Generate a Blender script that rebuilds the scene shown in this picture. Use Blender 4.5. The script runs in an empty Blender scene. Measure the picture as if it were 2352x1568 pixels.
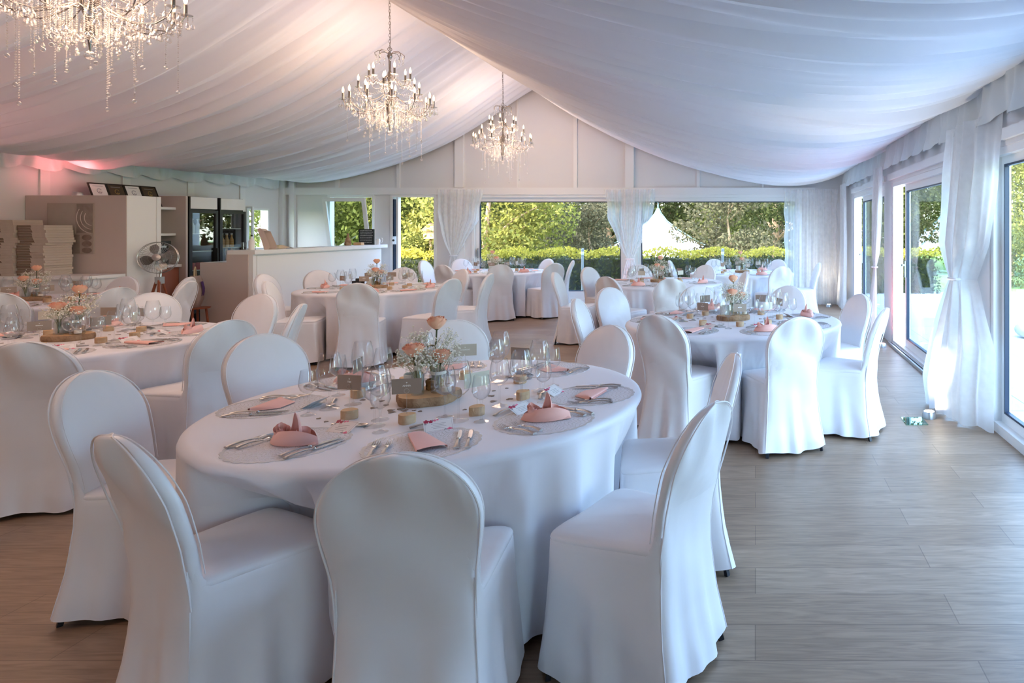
import bpy, math, random
import numpy as np
from mathutils import Vector, Matrix
PI = math.pi
random.seed(7)
rng = np.random.default_rng(7)
S = bpy.context.scene
COL = S.collection

# ------------------------------------------------------------------ camera
F, XV, YV, EYE = 1500.0, 1735.0, 523.0, 1.53      # focal length and principal point in pixels of the 2352x1568 frame
cam_d = bpy.data.cameras.new('camera')
cam_d.sensor_width = 36.0
cam_d.lens = 36.0 * F / 2352.0
cam_d.shift_x = -(XV - 1176.0) / 2352.0
cam_d.shift_y = -(784.0 - YV) / 2352.0
cam_d.clip_start, cam_d.clip_end = 0.05, 300
cam = bpy.data.objects.new('camera', cam_d)
cam.location = (0, 0, EYE)
cam.rotation_euler = (PI / 2, 0, 0)
COL.objects.link(cam)
S.camera = cam

# ------------------------------------------------------------------ sky, sun, exposure
world = bpy.data.worlds.new('sky')
S.world = world
world.use_nodes = True
wn, wl = world.node_tree.nodes, world.node_tree.links
sky = wn.new('ShaderNodeTexSky')
sky.sky_type = 'NISHITA'
sky.sun_disc = False
sky.sun_elevation = math.radians(48)
sky.sun_rotation = math.radians(215)
sky.air_density, sky.dust_density, sky.ozone_density = 1.0, 1.6, 1.0
wn['Background'].inputs['Strength'].default_value = 0.88
hs = wn.new('ShaderNodeHueSaturation'); hs.inputs['Saturation'].default_value = 1.0     # thin high cloud
wl.new(sky.outputs[0], hs.inputs['Color']); wl.new(hs.outputs[0], wn['Background'].inputs['Color'])

sun_d = bpy.data.lights.new('sun', 'SUN')
sun_d.energy, sun_d.angle, sun_d.color = 2.4, math.radians(2.0), (1.0, 0.96, 0.90)
sun = bpy.data.objects.new('sun', sun_d)
sun.rotation_euler = (math.radians(48), 0, math.radians(-38))   # high sun from behind and left of the camera
COL.objects.link(sun)

S.view_settings.view_transform = 'Standard'
S.view_settings.look = 'None'
S.view_settings.gamma = 1.0
S.view_settings.use_curve_mapping = False
S.view_settings.exposure = 2.05
cy = S.cycles
cy.use_denoising = True
cy.max_bounces, cy.diffuse_bounces, cy.glossy_bounces = 10, 5, 3
cy.transmission_bounces, cy.transparent_max_bounces = 6, 24
cy.sample_clamp_indirect = 6.0
cy.caustics_reflective = cy.caustics_refractive = False
cy.blur_glossy = 0.5

def portal(name, loc, rot, sx, sy):
    d = bpy.data.lights.new(name, 'AREA')
    d.shape, d.size, d.size_y = 'RECTANGLE', sx, sy
    d.cycles.is_portal = True
    o = bpy.data.objects.new(name, d)
    o.location, o.rotation_euler = loc, rot
    COL.objects.link(o)
portal('daylight_side_windows', (2.35, 4.7, 1.15), (0, PI / 2, 0), 2.3, 15.0)
portal('daylight_end_windows', (-2.4, 13.35, 1.1), (-PI / 2, 0, 0), 6.8, 2.3)
portal('daylight_end_openings', (-7.4, 13.35, 1.1), (-PI / 2, 0, 0), 2.5, 2.3)

# ------------------------------------------------------------------ helpers: meshes
class MB:
    """collects shapes and links them as one mesh"""
    def __init__(s):
        s.v, s.f = [], []
    def add(s, vs, fs):
        o = len(s.v)
        s.v.extend([tuple(map(float, p)) for p in vs])
        s.f.extend([tuple(i + o for i in f) for f in fs])
        return s
    def box(s, x0, x1, y0, y1, z0, z1, M=None):
        vs = [(x, y, z) for z in (z0, z1) for y in (y0, y1) for x in (x0, x1)]
        if M is not None: vs = [M @ Vector(p) for p in vs]
        return s.add(vs, [(0, 2, 3, 1), (4, 5, 7, 6), (0, 1, 5, 4), (2, 6, 7, 3), (0, 4, 6, 2), (1, 3, 7, 5)])
    def cbox(s, c, d, M=None):
        return s.box(c[0]-d[0]/2, c[0]+d[0]/2, c[1]-d[1]/2, c[1]+d[1]/2, c[2]-d[2]/2, c[2]+d[2]/2, M)
    def lathe(s, prof, n=24, c=(0, 0, 0), M=None):
        vs = []
        for r, z in prof:
            for i in range(n):
                a = 2*PI*i/n
                p = Vector((c[0]+r*math.cos(a), c[1]+r*math.sin(a), c[2]+z))
                vs.append(M @ p if M is not None else p)
        fs = []
        for k in range(len(prof)-1):
            for i in range(n):
                j = (i+1) % n
                fs.append((k*n+i, k*n+j, (k+1)*n+j, (k+1)*n+i))
        if prof[0][0] > 1e-5: fs.append(tuple(range(n-1, -1, -1)))
        if prof[-1][0] > 1e-5: fs.append(tuple((len(prof)-1)*n+i for i in range(n)))
        return s.add(vs, fs)
    def shell(s, prof, n=24, c=(0, 0, 0)):     # lathe without end caps
        k0 = len(s.f)
        s.lathe(prof, n, c)
        s.f = [f for f in s.f[:k0]] + [f for f in s.f[k0:] if len(f) == 4]
        return s
    def tube(s, pts, r, n=8, cap=True):
        pts = [Vector(p) for p in pts]
        m = len(pts)
        rs = r if isinstance(r, (list, tuple)) else [r]*m
        vs, fs = [], []
        up = None
        for i, p in enumerate(pts):
            t = (pts[min(i+1, m-1)] - pts[max(i-1, 0)])
            if t.length < 1e-9: t = Vector((0, 0, 1))
            t.normalize()
            if up is None:
                up = Vector((0, 0, 1)) if abs(t.z) < .9 else Vector((1, 0, 0))
            b = t.cross(up)
            if b.length < 1e-6: b = t.cross(Vector((1, .1, 0)))
            b.normalize(); nn = b.cross(t).normalized(); up = nn
            for k in range(n):
                a = 2*PI*k/n
                vs.append(p + (b*math.cos(a) + nn*math.sin(a))*rs[i])
        for i in range(m-1):
            for k in range(n):
                j = (k+1) % n
                fs.append((i*n+k, i*n+j, (i+1)*n+j, (i+1)*n+k))
        if cap:
            fs.append(tuple(range(n-1, -1, -1))); fs.append(tuple((m-1)*n+k for k in range(n)))
        return s.add(vs, fs)
    def grid(s, P, closed=False):
        """P[row][col] of points"""
        R, C = len(P), len(P[0])
        vs = [p for row in P for p in row]
        fs = []
        for i in range(R-1):
            for j in range(C if closed else C-1):
                k = (j+1) % C
                fs.append((i*C+j, i*C+k, (i+1)*C+k, (i+1)*C+j))
        return s.add(vs, fs)
    def ball(s, c, r, n=10, m=6, sz=1.0):
        return s.lathe([(max(1e-6, r*math.sin(PI*k/m)), -r*sz*math.cos(PI*k/m)) for k in range(m+1)], n, c)
    def poly(s, pts):
        return s.add(pts, [tuple(range(len(pts)))])
    def prism(s, outline, z0, z1, M=None):
        n = len(outline)
        vs = [Vector((x, y, z)) for z in (z0, z1) for x, y in outline]
        if M is not None: vs = [M @ p for p in vs]
        return s.add(vs, [tuple(range(n-1, -1, -1)), tuple(range(n, 2*n))] + [(i, (i+1) % n, n+(i+1) % n, n+i) for i in range(n)])
    def mesh(s, name, m, smooth=True, angle=35):
        me = bpy.data.meshes.new(name)
        me.from_pydata(s.v, [], s.f)
        me.materials.append(m)
        me.validate()
        if smooth:
            me.polygons.foreach_set('use_smooth', [True]*len(me.polygons))
            try: me.set_sharp_from_angle(angle=math.radians(angle))
            except Exception: pass
        me.update()
        return me

def link(name, me, parent=None, loc=None, rot=None, M=None):
    o = bpy.data.objects.new(name, me)
    COL.objects.link(o)
    if parent is not None: o.parent = parent
    if M is not None: o.matrix_local = M
    if loc is not None: o.location = loc
    if rot is not None: o.rotation_euler = rot
    return o
def tag(o, label, cat, group=None):
    o['label'] = label; o['category'] = cat
    if group: o['group'] = group
    return o
def struct(name, mb, m, smooth=False, parent=None):
    o = link(name, mb.mesh(name, m, smooth), parent)
    if parent is None: o['kind'] = 'structure'
    return o
def build(template, loc, rz=0.0, label=None, cat=None, group=None, tilt=None):
    """template = (name, mesh or None, [child templates ...]); every placing makes new objects that share mesh data"""
    name, me, kids = template
    o = bpy.data.objects.new(name, me)
    COL.objects.link(o)
    o.location = loc
    o.rotation_euler = (tilt[0], tilt[1], rz) if tilt else (0, 0, rz)
    tag(o, label, cat, group)
    def sub(par, ts):
        for n2, m2, k2 in ts:
            c = bpy.data.objects.new(n2, m2)
            COL.objects.link(c)
            c.parent = par
            if n2 in STUFF_PARTS: c['kind'] = 'stuff'
            sub(c, k2)
    sub(o, kids)
    return o
STUFF_PARTS = set()

# ------------------------------------------------------------------ helpers: materials
def mat(name, color, rough=0.5, metal=0.0, spec=0.5, bump=None, sheen=0.0, emit=None, emit_s=0.0, var=None, coat=0.0):
    m = bpy.data.materials.new(name)
    m.use_nodes = True
    N, L = m.node_tree.nodes, m.node_tree.links
    b = N['Principled BSDF']
    b.inputs['Base Color'].default_value = (*color, 1)
    b.inputs['Roughness'].default_value = rough
    b.inputs['Metallic'].default_value = metal
    b.inputs['Specular IOR Level'].default_value = spec
    b.inputs['Sheen Weight'].default_value = sheen
    b.inputs['Coat Weight'].default_value = coat
    if emit:
        b.inputs['Emission Color'].default_value = (*emit, 1)
        b.inputs['Emission Strength'].default_value = emit_s
    tc = N.new('ShaderNodeTexCoord') if (bump or var) else None
    if bump:
        sc, st, dist = bump[:3]
        t = N.new('ShaderNodeTexNoise'); t.inputs['Scale'].default_value = sc
        t.inputs['Detail'].default_value = bump[4] if len(bump) > 4 else 4; t.inputs['Distortion'].default_value = bump[3] if len(bump) > 3 else 0
        bp = N.new('ShaderNodeBump'); bp.inputs['Strength'].default_value = st; bp.inputs['Distance'].default_value = dist
        L.new(tc.outputs['Object'], t.inputs['Vector']); L.new(t.outputs['Fac'], bp.inputs['Height'])
        L.new(bp.outputs[0], b.inputs['Normal'])
    if var:
        c2, sc = var[:2]
        t = N.new('ShaderNodeTexNoise'); t.inputs['Scale'].default_value = sc; t.inputs['Detail'].default_value = 5
        r = N.new('ShaderNodeValToRGB')
        r.color_ramp.elements[0].position, r.color_ramp.elements[1].position = .35, .65
        r.color_ramp.elements[0].color, r.color_ramp.elements[1].color = (*color, 1), (*c2, 1)
        L.new(tc.outputs['Object'], t.inputs['Vector']); L.new(t.outputs['Fac'], r.inputs[0]); L.new(r.outputs[0], b.inputs['Base Color'])
    return m

def glass_mat(name, tint=(1, 1, 1), ior=1.45, edge=(.75, .8, .82), boost=1.0, rough=0.0, milk=0.0):
    """thin clear glass: Fresnel reflection over straight-through transmission"""
    m = bpy.data.materials.new(name); m.use_nodes = True
    N, L = m.node_tree.nodes, m.node_tree.links
    N.remove(N['Principled BSDF'])
    out = N['Material Output']
    tr = N.new('ShaderNodeBsdfTransparent'); gl = N.new('ShaderNodeBsdfGlossy'); gl.inputs['Roughness'].default_value = rough
    fr = N.new('ShaderNodeFresnel'); ge = N.new('ShaderNodeNewGeometry')
    io = N.new('ShaderNodeMix'); io.inputs[2].default_value = ior; io.inputs[3].default_value = 1/ior      # same reflection from both faces
    L.new(ge.outputs['Backfacing'], io.inputs[0]); L.new(io.outputs[0], fr.inputs['IOR'])
    lw = N.new('ShaderNodeLayerWeight'); lw.inputs['Blend'].default_value = .25
    mc = N.new('ShaderNodeMix'); mc.data_type = 'RGBA'
    mc.inputs[6].default_value = (*tint, 1); mc.inputs[7].default_value = (*edge, 1)
    L.new(lw.outputs['Facing'], mc.inputs[0]); L.new(mc.outputs[2], tr.inputs['Color'])
    mu = N.new('ShaderNodeMath'); mu.operation = 'MULTIPLY'; mu.use_clamp = True; mu.inputs[1].default_value = boost
    L.new(fr.outputs[0], mu.inputs[0])
    mx = N.new('ShaderNodeMixShader')
    L.new(mu.outputs[0], mx.inputs[0]); L.new(tr.outputs[0], mx.inputs[1]); L.new(gl.outputs[0], mx.inputs[2])
    if milk:
        df = N.new('ShaderNodeBsdfDiffuse'); df.inputs['Color'].default_value = (.9, .9, .9, 1)
        m2 = N.new('ShaderNodeMixShader'); m2.inputs[0].default_value = milk
        L.new(mx.outputs[0], m2.inputs[1]); L.new(df.outputs[0], m2.inputs[2]); mx = m2
    L.new(mx.outputs[0], out.inputs['Surface'])
    return m

def sheer_mat(name, alpha=.35, color=(.9, .91, .92)):
    m = bpy.data.materials.new(name); m.use_nodes = True
    N, L = m.node_tree.nodes, m.node_tree.links
    N.remove(N['Principled BSDF'])
    tr = N.new('ShaderNodeBsdfTransparent'); tl = N.new('ShaderNodeBsdfTranslucent'); df = N.new('ShaderNodeBsdfDiffuse')
    tl.inputs['Color'].default_value = df.inputs['Color'].default_value = (*color, 1)
    a = N.new('ShaderNodeMixShader'); a.inputs[0].default_value = .45
    L.new(df.outputs[0], a.inputs[1]); L.new(tl.outputs[0], a.inputs[2])
    b = N.new('ShaderNodeMixShader')
    lw = N.new('ShaderNodeLayerWeight'); lw.inputs['Blend'].default_value = .35
    tc = N.new('ShaderNodeTexCoord'); nz = N.new('ShaderNodeTexNoise'); nz.inputs['Scale'].default_value = 14; nz.inputs['Detail'].default_value = 6
    L.new(tc.outputs['Object'], nz.inputs['Vector'])
    ma = N.new('ShaderNodeMath'); ma.operation = 'MULTIPLY_ADD'; ma.inputs[1].default_value = .2; ma.inputs[2].default_value = 1-alpha-.1
    ad = N.new('ShaderNodeMath'); ad.operation = 'ADD'; ad.use_clamp = True
    L.new(nz.outputs['Fac'], ma.inputs[0]); L.new(ma.outputs[0], ad.inputs[0])
    m2 = N.new('ShaderNodeMath'); m2.operation = 'MULTIPLY'; m2.inputs[1].default_value = .3
    L.new(lw.outputs['Facing'], m2.inputs[0]); L.new(m2.outputs[0], ad.inputs[1])
    L.new(ad.outputs[0], b.inputs[0]); L.new(tr.outputs[0], b.inputs[1]); L.new(a.outputs[0], b.inputs[2])
    L.new(b.outputs[0], N['Material Output'].inputs['Surface'])
    return m

def leaf_mat(name, c1, c2):
    m = bpy.data.materials.new(name); m.use_nodes = True
    N, L = m.node_tree.nodes, m.node_tree.links
    N.remove(N['Principled BSDF'])
    g = N.new('ShaderNodeNewGeometry'); r = N.new('ShaderNodeValToRGB')
    r.color_ramp.elements[0].color, r.color_ramp.elements[1].color = (*c1, 1), (*c2, 1)
    L.new(g.outputs['Random Per Island'], r.inputs[0])
    d = N.new('ShaderNodeBsdfDiffuse'); t = N.new('ShaderNodeBsdfTranslucent')
    L.new(r.outputs[0], d.inputs['Color']); L.new(r.outputs[0], t.inputs['Color'])
    x = N.new('ShaderNodeMixShader'); x.inputs[0].default_value = .35
    L.new(d.outputs[0], x.inputs[1]); L.new(t.outputs[0], x.inputs[2])
    L.new(x.outputs[0], N['Material Output'].inputs['Surface'])
    return m

def floor_mat():
    m = bpy.data.materials.new('wood_plank_floor'); m.use_nodes = True
    N, L = m.node_tree.nodes, m.node_tree.links
    b = N['Principled BSDF']
    tc = N.new('ShaderNodeTexCoord')
    br = N.new('ShaderNodeTexBrick')
    br.offset = .37; br.inputs['Scale'].default_value = 1
    br.inputs['Brick Width'].default_value = 1.25; br.inputs['Row Height'].default_value = .21
    br.inputs['Mortar Size'].default_value = .0025; br.inputs['Bias'].default_value = 0
    br.inputs['Color1'].default_value = (.265, .178, .118, 1); br.inputs['Color2'].default_value = (.325, .228, .158, 1)
    br.inputs['Mortar'].default_value = (.19, .125, .085, 1)
    L.new(tc.outputs['Object'], br.inputs['Vector'])
    mp = N.new('ShaderNodeMapping'); mp.inputs['Scale'].default_value = (1.6, 17, 1)
    nz = N.new('ShaderNodeTexNoise'); nz.inputs['Scale'].default_value = 2.2; nz.inputs['Detail'].default_value = 9; nz.inputs['Distortion'].default_value = 1.6
    L.new(tc.outputs['Object'], mp.inputs['Vector']); L.new(mp.outputs[0], nz.inputs['Vector'])
    rp = N.new('ShaderNodeValToRGB'); rp.color_ramp.elements[0].position, rp.color_ramp.elements[1].position = .3, .72
    rp.color_ramp.elements[0].color = (.72, .70, .68, 1); rp.color_ramp.elements[1].color = (1.2, 1.19, 1.18, 1)
    L.new(nz.outputs['Fac'], rp.inputs[0])
    mx = N.new('ShaderNodeMix'); mx.data_type = 'RGBA'; mx.blend_type = 'MULTIPLY'; mx.inputs[0].default_value = 1
    L.new(br.outputs['Color'], mx.inputs[6]); L.new(rp.outputs[0], mx.inputs[7]); L.new(mx.outputs[2], b.inputs['Base Color'])
    bp = N.new('ShaderNodeBump'); bp.inputs['Strength'].default_value = .12; bp.inputs['Distance'].default_value = .004
    L.new(nz.outputs['Fac'], bp.inputs['Height']); L.new(bp.outputs[0], b.inputs['Normal'])
    b.inputs['Roughness'].default_value = .42; b.inputs['Specular IOR Level'].default_value = .6
    return m

def lace_mat():
    """silver filigree: petals and rings drawn in polar coordinates, clear between the threads"""
    m = bpy.data.materials.new('silver_lace'); m.use_nodes = True
    N, L = m.node_tree.nodes, m.node_tree.links
    tc = N.new('ShaderNodeTexCoord'); sp = N.new('ShaderNodeSeparateXYZ'); L.new(tc.outputs['Object'], sp.inputs[0])
    def M(op, a, b=None, c=None):
        n = N.new('ShaderNodeMath'); n.operation = op
        for i, v in enumerate((a, b, c)):
            if v is None: continue
            if isinstance(v, (int, float)): n.inputs[i].default_value = v
            else: L.new(v, n.inputs[i])
        return n.outputs[0]
    x, y = sp.outputs['X'], sp.outputs['Y']
    r = M('SQRT', M('ADD', M('MULTIPLY', x, x), M('MULTIPLY', y, y)))
    a = M('ARCTAN2', y, x)
    wob = M('MULTIPLY', M('ABSOLUTE', M('SINE', M('MULTIPLY', a, 8))), .022)
    rr = M('ADD', r, wob)
    rings = M('ABSOLUTE', M('SINE', M('MULTIPLY', rr, 165)))
    spk = M('ABSOLUTE', M('SINE', M('ADD', M('MULTIPLY', a, 30), M('MULTIPLY', M('SINE', M('MULTIPLY', r, 90)), 2.0))))
    lines = M('MAXIMUM', M('LESS_THAN', rings, .17), M('LESS_THAN', spk, .12))
    edge = M('GREATER_THAN', r, .182)
    f = M('MAXIMUM', lines, edge)
    f = M('MULTIPLY', f, .52)
    f = M('ADD', f, .06)
    p = N['Principled BSDF']; p.inputs['Base Color'].default_value = (.76, .76, .77, 1); p.inputs['Metallic'].default_value = .1; p.inputs['Roughness'].default_value = .38
    t = N.new('ShaderNodeBsdfTransparent'); s = N.new('ShaderNodeMixShader')
    L.new(f, s.inputs[0]); L.new(t.outputs[0], s.inputs[1]); L.new(p.outputs[0], s.inputs[2])
    L.new(s.outputs[0], N['Material Output'].inputs['Surface'])
    return m

M_satin = mat('white_satin_cover', (.78, .775, .81), .36, spec=.55, bump=(5.5, .55, .03, .5, .6), sheen=.15)
M_cloth = mat('white_table_linen', (.78, .79, .85), .5, spec=.4, bump=(4, .2, .025, .3, .8), sheen=.15)
M_drape = mat('white_ceiling_fabric', (.78, .79, .83), .62, spec=.25, bump=(3, .08, .03))
M_valance = mat('white_valance_fabric', (.72, .74, .74), .6, spec=.3, bump=(6, .1, .02))
M_wall = mat('white_wall_panel', (.74, .74, .755), .6)
M_trim = mat('white_trim', (.80, .81, .82), .4)
M_pvc = mat('white_window_plastic', (.82, .84, .85), .3)
M_gasket = mat('dark_blue_gasket', (.012, .03, .07), .4)
M_alu = mat('brushed_track_metal', (.5, .52, .54), .35, .8)
M_floor = floor_mat()
M_lace = lace_mat()
M_pane = glass_mat('window_glass', (.93, .97, .97), 1.42, (.7, .82, .82))
M_glass = glass_mat('drinking_glass', (.995, .998, 1), 1.5, (.9, .92, .94), 1.0)
M_crystal = glass_mat('cut_crystal', (.97, .97, .97), 1.9, (.7, .7, .72), 1.7, .05, .035)
M_sheer = sheer_mat('sheer_curtain', .48)
M_sheer2 = sheer_mat('thicker_sheer_curtain', .08)
M_black = mat('black_plastic', (.012, .012, .014), .35)
M_legmetal = mat('black_chair_leg', (.02, .022, .03), .3, .4)
M_steel = mat('polished_steel', (.62, .62, .63), .17, 1.0)
M_oldsilver = mat('engraved_handle', (.5, .5, .5), .3, 1.0, bump=(220, .5, .002))
M_pink = mat('pink_napkin', (.88, .48, .42), .65, bump=(60, .08, .004), sheen=.2)
M_bark = mat('bark', (.22, .12, .06), .85, bump=(30, .8, .01, 1.5), var=((.42, .27, .16), 22))
M_wood = mat('cut_wood', (.72, .47, .26), .6, var=((.58, .36, .18), 9))
M_bark2 = mat('pale_bark', (.50, .33, .19), .8, bump=(30, .6, .006, 1.5), var=((.66, .47, .30), 26))
M_kraft = mat('kraft_card', (.34, .265, .215), .7)
M_cream = mat('cream_card', (.60, .56, .47), .7)
M_white = mat('white_paint', (.85, .85, .85), .4)
M_text = mat('white_print', (.9, .9, .88), .6)
M_wire = mat('thin_wire', (.55, .5, .45), .3, .9)
M_paper = mat('white_card', (.83, .80, .80), .5)
M_red = mat('red_flower_print', (.42, .03, .08), .6)
M_pinkprint = mat('pink_flower_print', (.8, .18, .3), .6)
M_greyprint = mat('grey_print', (.35, .33, .35), .6)
M_rose = mat('apricot_rose', (.91, .43, .31), .6, var=((.94, .56, .36), 12), sheen=.3)
M_rosein = mat('pink_rose_heart', (.90, .40, .30), .55)
M_stem = mat('green_stem', (.045, .075, .02), .5)
M_palestem = mat('pale_stem', (.30, .33, .18), .6)
M_leaf = mat('rose_leaf', (.035, .06, .02), .4)
M_gyp = mat('white_blossom', (.82, .80, .72), .6)
M_frost = mat('frosted_candle_glass', (.62, .68, .66), .35, spec=.6)
M_wax = mat('candle_wax', (.85, .80, .70), .5)
M_cork = mat('woven_cork', (.45, .25, .09), .8, bump=(60, .8, .006), var=((.25, .12, .04), 50))
M_heart = mat('wooden_heart', (.25, .2, .17), .7)
M_frame = mat('black_frame', (.02, .015, .012), .35)
M_brass = mat('aged_metal', (.25, .235, .225), .3, 1.0)
M_taupe = mat('taupe_laminate', (.60, .51, .475), .5)
M_box = mat('cream_cardboard', (.64, .55, .47), .75, var=((.57, .48, .41), 8))
M_fanwood = mat('reddish_wood', (.28, .075, .03), .4)
M_chrome = mat('brushed_chrome', (.5, .5, .5), .3, 1.0)
def bulb_mat():
    m = mat('warm_candle_bulb', (1, .9, .75), .3, emit=(1.0, .60, .30), emit_s=1.6)
    try: m.cycles.emission_sampling = 'NONE'
    except Exception: pass
    return m
M_bulb = bulb_mat()
def px(u, v, z=0.0):          # where a pixel of the photograph meets the height z
    Y = F*(EYE-z)/(v-YV); return ((u-XV)*Y/F, Y, z)
# ------------------------------------------------------------------ the room
XR, XL, YB, YN = 1.794, -9.44, 13.05, -3.0      # right wall, left wall, end wall, wall behind the camera
RX, RZ = -4.35, 4.30                            # ridge
struct('floor', MB().box(XL-.2, XR+.16, YN-.2, YB+.16, -.12, 0), M_floor)
struct('roof', MB().box(XL-.4, XR+.5, YN-.4, YB+.5, 4.75, 4.9), M_wall)
struct('wall_near', MB().box(XL-.2, XR+.2, YN-.2, YN, 0, 4.75), M_wall)

# end wall, built round its openings
HZ = 2.19
w1, d1, w2, w3 = (-8.54, -7.60), (-7.28, -6.37), (-5.66, -2.58), (-2.40, .93)
b = MB()
b.box(XL-.2, XR+.2, YB, YB+.15, HZ, 4.75)
for x0, x1 in ((XL-.2, w1[0]), (w1[1], d1[0]), (d1[1], w2[0]), (w2[1], w3[0]), (w3[1], XR+.2)):
    b.box(x0, x1, YB, YB+.15, 0, HZ)
b.box(w1[0], w1[1], YB, YB+.15, 0, .98)
struct('wall_back', b, M_wall)
struct('trim_1', MB().box(-9.40, 1.19, YB-.05, YB, HZ, 2.33), M_trim)          # beam over the openings
tn = 2
for u, hw in ((776, .035), (916, .03), (1057, .085), (1190, .018), (1322, .035), (1447, .085), (1604, .03), (1752, .02)):
    x = (u-XV)*YB/F
    struct('trim_%d' % tn, MB().box(x-hw, x+hw, YB-(.06 if hw > .05 else .03), YB, 2.33, 4.6), M_trim); tn += 1
for x0, x1 in ((-2.58, -2.40), (-6.0, -5.80)):
    struct('trim_%d' % tn, MB().box(x0, x1, YB-.06, YB, 0, HZ), M_trim); tn += 1
# left wall
wy0, wy1, wz0, wz1 = 12.12, 12.66, 1.12, 1.90
b = MB()
b.box(XL-.15, XL, YN, wy0, 0, 4.75); b.box(XL-.15, XL, wy1, YB, 0, 4.75)
b.box(XL-.15, XL, wy0, wy1, 0, wz0); b.box(XL-.15, XL, wy0, wy1, wz1, 4.75)
struct('wall_left', b, M_wall)
for y in (5.3, 6.42, 7.54, 8.66, 9.78, 10.9, 12.0):
    struct('trim_%d' % tn, MB().box(XL, XL+.025, y-.06, y+.06, 0, 2.6), M_trim); tn += 1
struct('trim_%d' % tn, MB().box(XL, XL+.08, YB-.12, YB, 0, 2.6).box(XL+.16, XL+.26, YB-.06, YB, 0, 2.6), M_trim); tn += 1
# right wall
PY = [(-3.0, -2.5), (-1.2, 1.72), (5.0, 5.42), (8.6, 9.08), (11.95, YB)]
b = MB()
for y0, y1 in PY: b.box(XR, XR+.15, y0, y1, 0, 2.12)
b.box(XR, XR+.15, YN, YB, 2.12, 4.75)
struct('wall_right', b, M_wall)
for y0, y1 in ((1.72, 5.0), (5.42, 8.6), (9.08, 11.95)):
    struct('trim_%d' % tn, MB().box(XR-.03, XR, y0-.12, y1+.12, 2.16, 2.24), M_trim); tn += 1
struct('baseboard_left', MB().box(XL, XL+.02, YN, 8.3, 0, .09), M_trim)

# ---- windows and doors (frame, sash, gasket, pane, handle)
def rect_frame(b, axis, p0, p1, a0, a1, z0, z1, w, wb=None, wt=None):
    """a frame in the plane across `axis`, from p0 to p1 deep, a0..a1 along, z0..z1 high, w wide"""
    wb, wt = wb or w, wt or w
    R = [(a0, a0+w, z0, z1), (a1-w, a1, z0, z1), (a0+w, a1-w, z0, z0+wb), (a0+w, a1-w, z1-wt, z1)]
    for q0, q1, k0, k1 in R:
        if axis == 'x': b.box(p0, p1, q0, q1, k0, k1)
        else: b.box(q0, q1, p0, p1, k0, k1)
    return b
def slab(b, axis, p0, p1, a0, a1, z0, z1):
    return b.box(p0, p1, a0, a1, z0, z1) if axis == 'x' else b.box(a0, a1, p0, p1, z0, z1)
def window(n, kind, axis, p, a0, a1, z0, z1, sa0, sa1, out=1, wb=.07, swb=.1, gside=0, handle=None, swt=.09):
    """outer frame fills the opening, one sash sa0..sa1 sits in it a little further out"""
    w = struct('%s_%d' % (kind, n), rect_frame(MB(), axis, p, p+out*.13, a0, a1, z0, z1, .055, wb), M_pvc)
    q = p+out*.06
    s = link('sash', rect_frame(MB(), axis, q, q+out*.05, sa0, sa1, z0+wb*.6, z1-.045, .075, swb, swt).mesh('sash', M_pvc, False), w)
    s['label'] = 'white plastic sash'
    g = link('gasket', rect_frame(MB(), axis, q-out*.004, q+out*.03, sa0+.075, sa1-.075, z0+wb*.6+swb, z1-.045-swt, .016).mesh('gasket', M_gasket, False), w)
    g['label'] = 'dark blue rubber gasket'
    link('pane', slab(MB(), axis, q+out*.02, q+out*.026, sa0+.08, sa1-.08, z0+wb*.6+swb, z1-.045-swt).mesh('pane', M_pane, False), w)
    if handle is not None:
        h = MB(); hz = 1.02
        if axis == 'x':
            h.cbox((q-out*.012, handle, hz), (.02, .03, .2)); h.cbox((q-out*.04, handle, hz+.05), (.05, .02, .02)); h.cbox((q-out*.06, handle-.0, hz-.0), (.016, .02, .13))
        else:
            h.cbox((handle, q-out*.012, hz), (.03, .02, .2)); h.cbox((handle, q-out*.04, hz+.05), (.02, .05, .02)); h.cbox((handle, q-out*.06, hz), (.02, .016, .13))
        link('handle', h.mesh('handle', M_alu, False), w)['label'] = 'grey metal handle'
    return w
window(1, 'window', 'x', XR+.01, 1.72, 5.0, 0, 2.12, 1.76, 4.96, 1, .07, .10, swt=.07)
o = window(1, 'door', 'x', XR+.01, 5.42, 8.6, 0, 2.12, 5.46, 8.12, 1, .06, .12, handle=8.06)
tr = MB()
for i in range(3): tr.box(XR-.05+.04*i, XR-.03+.04*i, 5.42, 8.6, 0, .035)
link('track', tr.mesh('track', M_alu, False), o)['label'] = 'grooved metal floor track'
o = window(2, 'door', 'x', XR+.01, 9.08, 11.95, 0, 2.12, 9.12, 11.35, 1, .06, .12, handle=11.3)
tr = MB()
for i in range(3): tr.box(XR-.05+.04*i, XR-.03+.04*i, 9.08, 11.95, 0, .035)
link('track', tr.mesh('track', M_alu, False), o)['label'] = 'grooved metal floor track'
o = window(3, 'door', 'y', YB-.02, w2[0], w2[1], 0, HZ, w2[0]+.06, w2[1]-.04, 1, .1, .2, handle=w2[0]+.10)
tr = MB()
for i in range(2): tr.box(w2[0], w2[1], YB-.09+.05*i, YB-.06+.05*i, 0, .05)
link('track', tr.mesh('track', M_pvc, False), o)
o = window(4, 'door', 'y', YB-.02, w3[0], w3[1], 0, HZ, w3[0]+.04, w3[1]-.06, 1, .1, .2)
window(4, 'window', 'x', XR+.01, -2.5, -1.2, 0, 2.12, -2.46, -1.24)
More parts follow.
